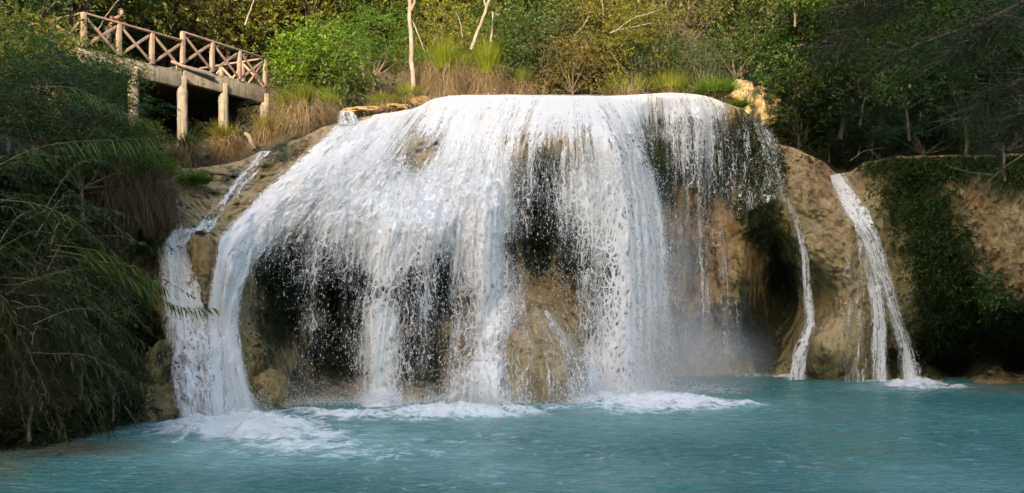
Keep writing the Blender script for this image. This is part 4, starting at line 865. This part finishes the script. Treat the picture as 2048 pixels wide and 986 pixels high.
# ------------------------------------------------------------------ person leaning on the railing
def person():
    base = np.array([*(A0+(A1-A0)*.36+back*.55), 10.58]); r = empty('person', tuple(base)); tag(r, 'person in a rust brown top leaning forward on the deck railing', 'person')
    J = [(0, 0, .95), (.0, -.12, 1.12), (.0, -.30, 1.24), (.0, -.40, 1.28), (.0, -.48, 1.33),    # pelvis spine chest neck head base
         (-.10, 0, .9), (-.11, -.03, .5), (-.11, .03, .09), (-.11, -.12, .04), (.10, 0, .9), (.12, .04, .5), (.12, .08, .09), (.12, -.07, .04),
         (-.19, -.32, 1.22), (-.24, -.38, 1.0), (-.16, -.52, 1.06), (.19, -.32, 1.22), (.24, -.38, 1.0), (.16, -.52, 1.06), (-.13, -.60, 1.07), (.13, -.60, 1.07)]
    E = [(0, 1), (1, 2), (2, 3), (3, 4), (0, 5), (5, 6), (6, 7), (7, 8), (0, 9), (9, 10), (10, 11), (11, 12), (2, 13), (13, 14), (14, 15), (2, 16), (16, 17), (17, 18), (15, 19), (18, 20)]
    rad = [.14, .13, .15, .055, .055, .09, .06, .04, .035, .09, .06, .04, .035, .06, .045, .03, .06, .045, .03, .025, .025]
    def skin(name, J, E, rad, mat, par=r):
        me = bpy.data.meshes.new(name); me.from_pydata(J, E, []); o = bpy.data.objects.new(name, me); COL.objects.link(o); o.parent = par
        sk = o.modifiers.new('s', 'SKIN'); 
        for i, v in enumerate(me.skin_vertices[0].data): v.radius = (rad[i], rad[i]); v.use_root = i == 0
        o.modifiers.new('ss', 'SUBSURF').levels = 2; o.modifiers['ss'].render_levels = 2; me.materials.append(mat); return o
    skin('body', J, E, rad, mat_plain('skin', (.22, .13, .09)))
    import bmesh
    bm = bmesh.new(); bmesh.ops.create_uvsphere(bm, u_segments=24, v_segments=16, radius=1.)
    for v in bm.verts:
        x, y, z = v.co; v.co = (x*.078*(1-.18*max(0, -z)), y*.098-.012*max(0, -z), z*.118)
        if y < -.8 and abs(x) < .22 and -.25 < z < .15: v.co.y -= .022
        if abs(abs(x)-.4) < .15 and y < -.6 and 0 < z < .25: v.co.y += .008
    me = bpy.data.meshes.new('head'); bm.to_mesh(me); bm.free(); me.materials.append(mat_plain('face_skin', (.26, .16, .11))); h = bpy.data.objects.new('head', me); COL.objects.link(h); h.parent = r; h.location = (0, -.52, 1.40); h.rotation_euler = (.25, 0, 0)
    for p in me.polygons: p.use_smooth = True
    bm = bmesh.new(); bmesh.ops.create_uvsphere(bm, u_segments=24, v_segments=16, radius=1.)
    for v in bm.verts:
        x, y, z = v.co; v.co = (x*.088, y*.108+.014, z*.128+.012)
    bmesh.ops.delete(bm, geom=[v for v in bm.verts if v.co.y < -.045 and v.co.z < .07 or v.co.z < -.09], context='VERTS')
    me = bpy.data.meshes.new('hair'); bm.to_mesh(me); bm.free(); me.materials.append(mat_plain('hair', (.05, .03, .02))); hh = bpy.data.objects.new('hair', me); COL.objects.link(hh); hh.parent = h
    skin('shirt', [J[0], J[1], J[2], J[13], J[16], (-.225, -.36, 1.08), (.225, -.36, 1.08)], [(0, 1), (1, 2), (2, 3), (2, 4), (3, 5), (4, 6)], [.155, .15, .165, .078, .078, .062, .062], mat_plain('rust_cloth', (.10, .038, .02)))
    skin('trousers', [(0, 0, .93), J[5], J[6], (-.11, .025, .13), J[9], J[10], (.12, .075, .13)], [(0, 1), (1, 2), (2, 3), (0, 4), (4, 5), (5, 6)], [.15, .105, .075, .06, .105, .075, .06], mat_plain('grey_cloth', (.05, .048, .045)))
    r.rotation_euler.z = math.atan2(.83, .55)*1.0  # face out over the railing
person()

# ------------------------------------------------------------------ boulders and outcrop
def boulder(label, px, py, D, r, seed, attrs=(.2, .3, .2), name='boulder'):
    import bmesh
    bm = bmesh.new(); bmesh.ops.create_icosphere(bm, subdivisions=5, radius=1.); V = np.array([v.co[:] for v in bm.verts]); Fc = np.array([[v.index for v in f.verts] for f in bm.faces]); bm.free()
    n = V.copy(); V = V*(1+.34*fbm(n*1.5+seed, 4)+.14*fbm(n*4+seed, 5)-.10*np.abs(fbm(n*2.3+seed, 3)))[:, None]*np.array(r)
    o = mesh_np(name, V, Fc, M['rock'], None, True, dict(moss=np.full(len(V), attrs[0])+.5*fbm(n*2, 3), ochre=np.full(len(V), attrs[1]), algae=np.full(len(V), attrs[2]))); o.location = P(px, py, D)
    return tag(o, label, 'boulder')
boulder('rounded tan boulder at the waterline left of the left cascade', 312, 815, 21.9, (.75, .6, .62), 3, (.1, .3, .4))
boulder('pale brown boulder standing in the water right of the chute', 535, 785, 24.0, (.52, .55, .62), 5, (.05, .25, .35))
boulder('mossy greenish boulder leaning above the waterline boulder', 330, 745, 22.4, (.45, .5, .8), 9, (.45, .2, .6))
boulder('yellow sunlit outcrop behind the right end of the crest', 1522, 225, 35.6, (.8, .9, .95), 12, (.55, .9, .1))
boulder('grey rounded rock beside the yellow outcrop', 1478, 188, 36.2, (.55, .6, .6), 14, (.15, .1, .1))
boulder('orange ledge rock above the small pale fall', 728, 224, 30.9, (.75, .6, .16), 15, (.0, 1, .0))
boulder('low orange rock at the left tip of the crest', 842, 206, 31.9, (.42, .4, .24), 16, (.1, 1, .1))
boulder('flat pale rock on the ledge between the two orange rocks', 790, 216, 31.6, (.55, .4, .14), 17, (.0, .6, .1))
boulder('brown pitted rock hump splitting the left cascade', 405, 540, 22.98, (.36, .45, .95), 21, (.12, .6, .1))

# ------------------------------------------------------------------ moss, creeper and ferns on the rock faces
def face_pts(bl, depth=.1):
    def f(n, rg):
        a = np.array([b[4]*b[2]*b[3] for b in bl]); i = rg.choice(len(bl), n, p=a/a.sum()); b = np.array(bl)[i]
        px = b[:, 0]+rg.normal(size=n)*b[:, 2]*.55; py = b[:, 1]+rg.normal(size=n)*b[:, 3]*.55
        ok = (py > topf(px)+4) & (py < watf(px)-6); px, py = px[ok], py[ok]
        return P(px, py, rock_at(px, py)-rg.random(len(px))*depth)
    return f
scatter_leaves('moss', 5200, face_pts([(560,560,50,75,1),(545,660,40,60,.6),(700,520,70,80,.6),(850,560,70,80,.5),(1080,430,45,110,.7),(1150,500,40,120,.5),(1360,290,70,35,1),(1310,320,30,50,.7),(1500,300,30,60,.8),(1510,380,30,60,.6),(680,700,60,60,.3)], .12), .18, 8, .07, .035, .6, (.030, .042, .012), 21, .2)
scatter_leaves('moss', 3600, face_pts([(1380,290,75,40,1),(1310,320,26,60,.7),(1500,290,36,50,1),(1520,370,34,60,.9),(1450,340,40,50,.5)], .2), .28, 9, .075, .04, .9, (.060, .075, .020), 22, .2)
def creeper(label, bl, n, col, seed, L=.35, ll=.13, lw=.06, nl=8, dr=.8, depth=.35):
    o = scatter_leaves('creeper', n, face_pts(bl, depth), L, nl, ll, lw, dr, col, seed, .3, None); return tag(o, label, 'creeper')
creeper('dark creeper hanging down the right rock face in a broad band', [(1840,400,60,70,1),(1880,500,60,80,1),(1900,600,60,80,1.2),(1930,650,60,50,1),(1790,380,40,40,.5),(1860,340,70,25,.8)], 4800, (.032, .060, .018), 31)
creeper('lighter leafy sprigs on the creeper near the right edge', [(1985,590,35,40,1),(2030,650,40,40,.8),(1925,630,30,30,.6)], 260, (.06, .11, .035), 32, .4, .17, .09)
creeper('dark fringe of plants over the undercut at the right waterline', [(1880,690,60,22,1),(1950,690,70,25,1),(1830,670,16,20,.4),(2040,640,50,40,.8)], 1500, (.022, .038, .012), 33, .45, .12, .03, 10)
creeper('green growth trailing over the lip above the right cave', [(1585,500,16,26,1),(1560,470,24,24,.8),(1500,640,30,30,.5)], 330, (.05, .07, .02), 34, .25, .08, .035)
creeper('leafy creeper hanging over the top edge of the right rock face', [(1780,322,50,14,1),(1900,322,70,16,1.2),(2010,322,60,16,1.2),(2040,345,50,20,.8),(1730,330,20,12,.6)], 1700, (.035, .062, .02), 39, .6, .13, .055, 10, 1., .5)
creeper('creeper trailing from the rim left of the right stream notch', [(1560,330,12,40,1),(1640,318,40,10,.6)], 200, (.03, .045, .015), 35, .3, .1, .05)
creeper('thick dark growth over the left bank behind the reeds', [(100,560,120,140,1),(180,700,90,80,1),(40,740,100,90,1),(60,420,120,80,1),(200,560,60,100,.8)], 5200, (.022, .04, .014), 36, .5, .13, .045, 10, .5, .8)
creeper('green plants rooted under the brown grass beside the left cascade', [(300,490,40,16,1),(280,640,26,60,.8),(290,740,30,50,.6)], 500, (.04, .065, .02), 37, .3, .1, .04)

# ------------------------------------------------------------------ reeds on the left bank
def cane(mbS, out, pts, r, rg, ll, lw, n, hang=.5, t0=.15):
    w = np.array([P(*p) for p in pts]); d = np.linspace(0, 1, len(w)); m = 16; t = np.linspace(0, 1, m)
    q = np.stack([np.interp(t, d, w[:, a]) for a in range(3)], -1)
    for _ in range(4): q[1:-1] = (q[:-2]+2*q[1:-1]+q[2:])/4
    mbS.tube(q, r*(1-.8*t), 6, cap=False)
    ts = np.linspace(t0, 1, n)+rg.uniform(-.01, .01, n); ts = np.clip(ts, 0, 1); pos = np.stack([np.interp(ts, t, q[:, a]) for a in range(3)], -1)
    tg = unit(np.stack([np.interp(ts, t, np.gradient(q[:, a])) for a in range(3)], -1))
    sd = unit(np.cross(tg, [0, 0, 1.])+rg.normal(size=(n, 3))*.25)*np.where(np.arange(n) % 2, 1, -1)[:, None]
    ld = unit(tg*.9+sd*.7+[0, 0, -hang]+rg.normal(size=(n, 3))*(.12 if n > 48 or n < 40 else .5)); seg = 4; u = np.linspace(0, 1, seg)[None, :, None]; L = ll*rg.uniform(.7, 1.2, n)*(1-.35*ts)
    ps = pos[:, None]+ld[:, None]*L[:, None, None]*u+np.array([0, 0, -1.])*(L*.35)[:, None, None]*u**2
    wv = unit(np.cross(ld, rg.normal(size=(n, 3))*.5+[0, 0, 1.]))[:, None]; ww = lw*.5*np.sin(np.clip(u*.9+.1, 0, 1)*math.pi)**.7
    V = np.concatenate([ps-wv*ww, ps+wv*ww], 1).reshape(-1, 3); b = np.arange(n)[:, None]*2*seg; j = np.arange(seg-1)[None]
    Fc = np.stack([b+j, b+j+1, b+seg+j+1, b+seg+j], -1).reshape(-1, 4)
    out.append((V, Fc, np.repeat(np.clip(rg.normal(.5, .22, n), 0, 1), 2*seg), np.repeat(rg.random(n)*.96, 2*seg)))
def reed(label, canes, seed, col=(.06, .085, .03), ll=.30, lw=.028, n=60, r=.012, group=None, hang=.5):
    rg = np.random.default_rng(seed); root = empty('reed', tuple(P(*canes[0][0]))); tag(root, label, 'reed', group); mb = MB(); out = []
    for c in canes: cane(mb, out, c, r, rg, ll, lw, n, hang)
    o = mb.build('stems', M['cane'], None, True); child_of(root, o); V, Fc, a, b = join(out); o = mesh_np('leaves', V, Fc, M['grass'], None, False, dict(v=a, h=b)); o.color = (*col, 1); child_of(root, o)
    return root
def arch(x0, y0, x1, y1, D0_, D1, rg, rise=60, k=4):
    t = np.linspace(0, 1, k+2); return [(x0+(x1-x0)*a+rg.normal()*4, y0+(y1-y0)*a-rise*math.sin(a*math.pi)+rg.normal()*4, D0_+(D1-D0_)*a) for a in t]
reed('single reed reaching level over the dark space under the deck, comb-like leaves', [[(0, 330, 15.5), (60, 296, 15.7), (140, 282, 16), (220, 280, 16.3), (290, 278, 16.6), (345, 268, 17)]], 51, (.07, .12, .04), .42, .024, 62, .010, hang=1.1)
reed('arching reed in front of the first column, pale drooping leaves', [[(60, 175, 16), (130, 170, 16.2), (180, 185, 16.4), (225, 212, 16.6), (262, 232, 16.8), (312, 242, 17)]], 52, (.08, .13, .045), .34, .022, 50, .010, hang=.9)
reed('long reed stretching across the left cascade', [[(100, 500, 15.5), (180, 510, 15.8), (250, 545, 16.2), (310, 590, 16.6), (360, 622, 17), (430, 616, 17.4)], [(110, 490, 15.6), (200, 500, 16), (270, 540, 16.4), (330, 575, 16.8)]], 53, (.085, .12, .035), .34, .030, 80, .012, hang=.7)
reed('bare-stemmed reed bowing across the left bank below the brown grass', [[(0, 400, 15), (80, 405, 15.3), (150, 440, 15.6), (210, 490, 16), (245, 520, 16.2)]], 54, (.07, .09, .035), .30, .024, 34, .012)
rgR = np.random.default_rng(77)
creeper('dark leaves overhanging the left waterline', [(60,850,90,26,1),(180,830,70,26,1),(250,800,40,30,.8)], 1500, (.022, .036, .014), 38, .45, .13, .035, 10, .8, .5)
specs = [('feathery reed clump arching toward the left cascade', 60, 560, 290, 600, 10, (.075, .11, .035)), ('grey-green reed clump sagging over the middle of the left bank', 20, 560, 230, 740, 14, (.085, .10, .05)),
         ('reeds drooping to the waterline boulder', 60, 600, 270, 700, 12, (.08, .09, .045)), ('tangled reeds hanging down to the water', 30, 560, 160, 800, 12, (.075, .085, .045)),
         ('brown-tipped reed clump trailing into the water at the far left', -60, 560, 70, 850, 16, (.12, .105, .055)), ('dark reeds behind the bowing reed, far left', -40, 430, 150, 540, 12, (.05, .075, .03)),
         ('short reeds dipping into the water between the brown-tipped clump and the boulder', 60, 640, 180, 830, 14, (.075, .085, .045)), ('reeds fanning out above the orange patch of rock', 60, 480, 240, 470, 9, (.06, .10, .035)), ('reed clump leaning in from the left edge at mid height', -80, 480, 90, 640, 14, (.065, .08, .035)),
         ('upper reeds mixed into the dark growth on the left', -60, 380, 130, 380, 10, (.05, .085, .03))]
for i, (lb, x0, y0, x1, y1, n, col) in enumerate(specs):
    cs = []
    for j in range(n):
        dx, dy = rgR.normal(0, 58), rgR.normal(0, 52); D1 = rgR.uniform(15.2, 18.2) if 'far left' in lb else rgR.uniform(16, 19.5)
        cs.append(arch(x0+rgR.normal(0, 30), y0+rgR.normal(0, 40), x1+dx, y1+dy, D1-1.2, D1, rgR, rgR.uniform(20, 90)))
    reed(lb, cs[:max(6, int(n*.8))], 60+i, tuple(q*.60 for q in col), .21, .032, 44, .008, hang=.2)

for i, (px_, py_, D_, sc_, cc_, lb_) in enumerate([(50, 640, 17.2, .50, (.040, .048, .024), 'grey-green fine-leaved shrub among the reeds at the left edge'), (160, 690, 18.2, .45, (.032, .044, .020), 'fine-leaved shrub low on the bank between reeds and boulder'),
      (60, 770, 16.6, .42, (.050, .048, .026), 'brownish shrub hanging over the water at the far left'), (200, 590, 18.8, .45, (.030, .050, .020), 'green shrub beside the orange rock patch above the reeds'), (110, 500, 18.4, .5, (.026, .046, .018), 'dark shrub under the bowing reed'),
      (225, 760, 19.3, .36, (.026, .038, .016), 'dark drooping shrub left of the waterline boulder')]):
    bush_at(px_, py_, D_, 'weep', sc_, cc_, lb_, 'bush', var=i % 2)
# --- dark boughs hanging in from the upper right, nearer than the cliff
def bough(label, mains, seed, col, kind='weep'):
    rg = np.random.default_rng(seed); r = empty('bough', tuple(P(*mains[0][0]))); tag(r, label, 'bough'); mb = MB(); st = []; di = []
    for pts in mains:
        w = np.array([P(*p) for p in pts]); t = np.linspace(0, 1, 14); d = np.linspace(0, 1, len(w)); q = np.stack([np.interp(t, d, w[:, a]) for a in range(3)], -1)
        for _ in range(2): q[1:-1] = (q[:-2]+2*q[1:-1]+q[2:])/4
        mb.tube(q, .055*(1-.8*t), 6, cap=False)
        for _ in range(46):
            a = rg.uniform(.12, 1); p = np.array([np.interp(a, t, q[:, c]) for c in range(3)]); dd = unit(rg.normal(size=3)*[1, .8, .35]+[-.6, 0, -.25]); e = p+dd*rg.uniform(.4, 1.1)
            mb.tube(np.stack([p, (p+e)/2+[0, 0, .04], e]), [.010, .007, .003], 4, cap=False)
            for b in np.linspace(.15, 1, 9): st.append(p+(e-p)*b); di.append(unit(dd*.6+rg.normal(size=3)*.5+[0, 0, -.45]))
    V, Fc, a, b = sprays(np.array(st), np.array(di), .34, 16, .065, .016, .35, rg, .9)
    o = mesh_np('foliage', V, Fc, M['leaf'], None, False, dict(v=a, h=b)); o.color = (*col, 1); child_of(r, o); o = mb.build('branches', M['bark'], None, True); child_of(r, o); return r
bough('dark feathery bough reaching down from the upper right corner', [[(2140, -60, 17), (2040, 10, 17.6), (1940, 55, 18.2), (1860, 80, 18.8), (1790, 110, 19.4)], [(2060, 0, 17.5), (1990, 60, 18), (1920, 110, 18.4)]], 91, (.020, .036, .014))
bough('second dark bough above it, drooping from the top edge', [[(2020, -110, 18), (1900, -40, 18.6), (1800, 10, 19.2), (1700, 60, 19.8), (1650, 110, 20.2)], [(1880, -60, 18.6), (1760, -10, 19.2), (1690, 20, 19.6)]], 92, (.018, .034, .013))
bough('thin twiggy bough at the right edge above the rim', [[(2150, 120, 18), (2060, 150, 18.4), (1990, 200, 18.8), (1930, 240, 19.2)], [(2120, 200, 18), (2050, 240, 18.4), (2000, 290, 18.8)]], 93, (.020, .034, .014))

# ------------------------------------------------------------------ unseen ridge added behind the camera, crest shaped to shade pool and falls
EL, AZ = R(23), np.array([-.20, -.98]); AZ = AZ/np.linalg.norm(AZ)
sdir = np.array([AZ[0]*math.cos(EL), AZ[1]*math.cos(EL), math.sin(EL)])
edge_pts = [(-350, 60, 24), (0, 70, 22), (110, 110, 24), (200, 150, 24), (267, 210, 28.4), (340, 268, 28.5), (450, 305, 28), (560, 280, 29), (640, 252, 29), (700, 231, 30), (800, 214, 31), (870, 187, 31.5), (1050, 183, 31.3), (1250, 183, 31.6), (1400, 183, 32.8), (1450, 200, 33.5), (1500, 225, 34.5), (1560, 250, 35), (1600, 190, 35.5), (1625, 90, 36), (1650, 0, 36), (1720, -260, 36), (2300, -420, 36)]
yR = -44.; prof_x = []; prof_z = []
for e in edge_pts:
    p = P(*e); t = (yR-p[1])/sdir[1]; q = p+sdir*t; prof_x.append(q[0]); prof_z.append(q[2])
gx = np.linspace(-110, 110, 331); cz = np.interp(gx, prof_x, prof_z); cz = cz+.6*fbm(np.stack([gx*.55, gx*0, gx*0], -1), 4)
rows = [(-13, 0, -.6), (-16, .0, 1.2), (-22, .14, 2), (-30, .42, 0), (-38, .78, 0), (-44, 1., 0), (-54, 1.0, 2), (-80, .8, 0), (-110, .3, 0)]
V = np.array([[(x, y, z*f+a) for x, z in zip(gx, cz)] for (y, f, a) in rows]); V = V.reshape(-1, 3)
hs = mesh_np('shade_ridge', V, grid_faces(len(rows), len(gx))[:, ::-1], M['ground']); tag(hs, kind='structure')

# ------------------------------------------------------------------ light, sky, camera
sun = bpy.data.lights.new('sun', 'SUN'); sun.energy = 2.6; sun.angle = R(.6); sun.color = (1, .86, .66)
so = bpy.data.objects.new('sun', sun); COL.objects.link(so); so.rotation_euler = Vector(sdir).to_track_quat('Z', 'Y').to_euler()
wd = bpy.data.worlds.new('World'); S.world = wd; wd.use_nodes = True; nt = wd.node_tree; nt.nodes.clear()
sk = nt.nodes.new('ShaderNodeTexSky'); sk.sky_type = 'NISHITA'; sk.sun_disc = False; sk.sun_elevation = EL; sk.sun_rotation = math.atan2(AZ[0], AZ[1]); sk.air_density = 1.; sk.dust_density = 2.5
bg = nt.nodes.new('ShaderNodeBackground'); bg.inputs[1].default_value = .15; ow = nt.nodes.new('ShaderNodeOutputWorld'); nt.links.new(sk.outputs[0], bg.inputs[0]); nt.links.new(bg.outputs[0], ow.inputs[0])
cam = bpy.data.cameras.new('camera'); co = bpy.data.objects.new('camera', cam); COL.objects.link(co); co.location = (0, 0, CH); co.rotation_euler = (math.pi/2, 0, 0)
cam.sensor_width = 36; cam.lens = 36*F/2048; cam.shift_y = (HZ-493)/2048; cam.clip_end = 600; cam.clip_start = .1; S.camera = co
S.view_settings.view_transform = 'Standard'; S.view_settings.look = 'None'; S.view_settings.gamma = 1; S.view_settings.exposure = 2.2
try:
    S.view_settings.use_white_balance = True; S.view_settings.white_balance_temperature = 7600; S.view_settings.white_balance_tint = 10
except Exception: pass
cy = S.cycles; cy.use_denoising = True; cy.max_bounces = 8; cy.diffuse_bounces = 3; cy.glossy_bounces = 2; cy.transmission_bounces = 3; cy.transparent_max_bounces = 14; cy.volume_bounces = 1; cy.volume_step_rate = 2
cy.sample_clamp_indirect = 4
S.render.resolution_x = 1024; S.render.resolution_y = 493
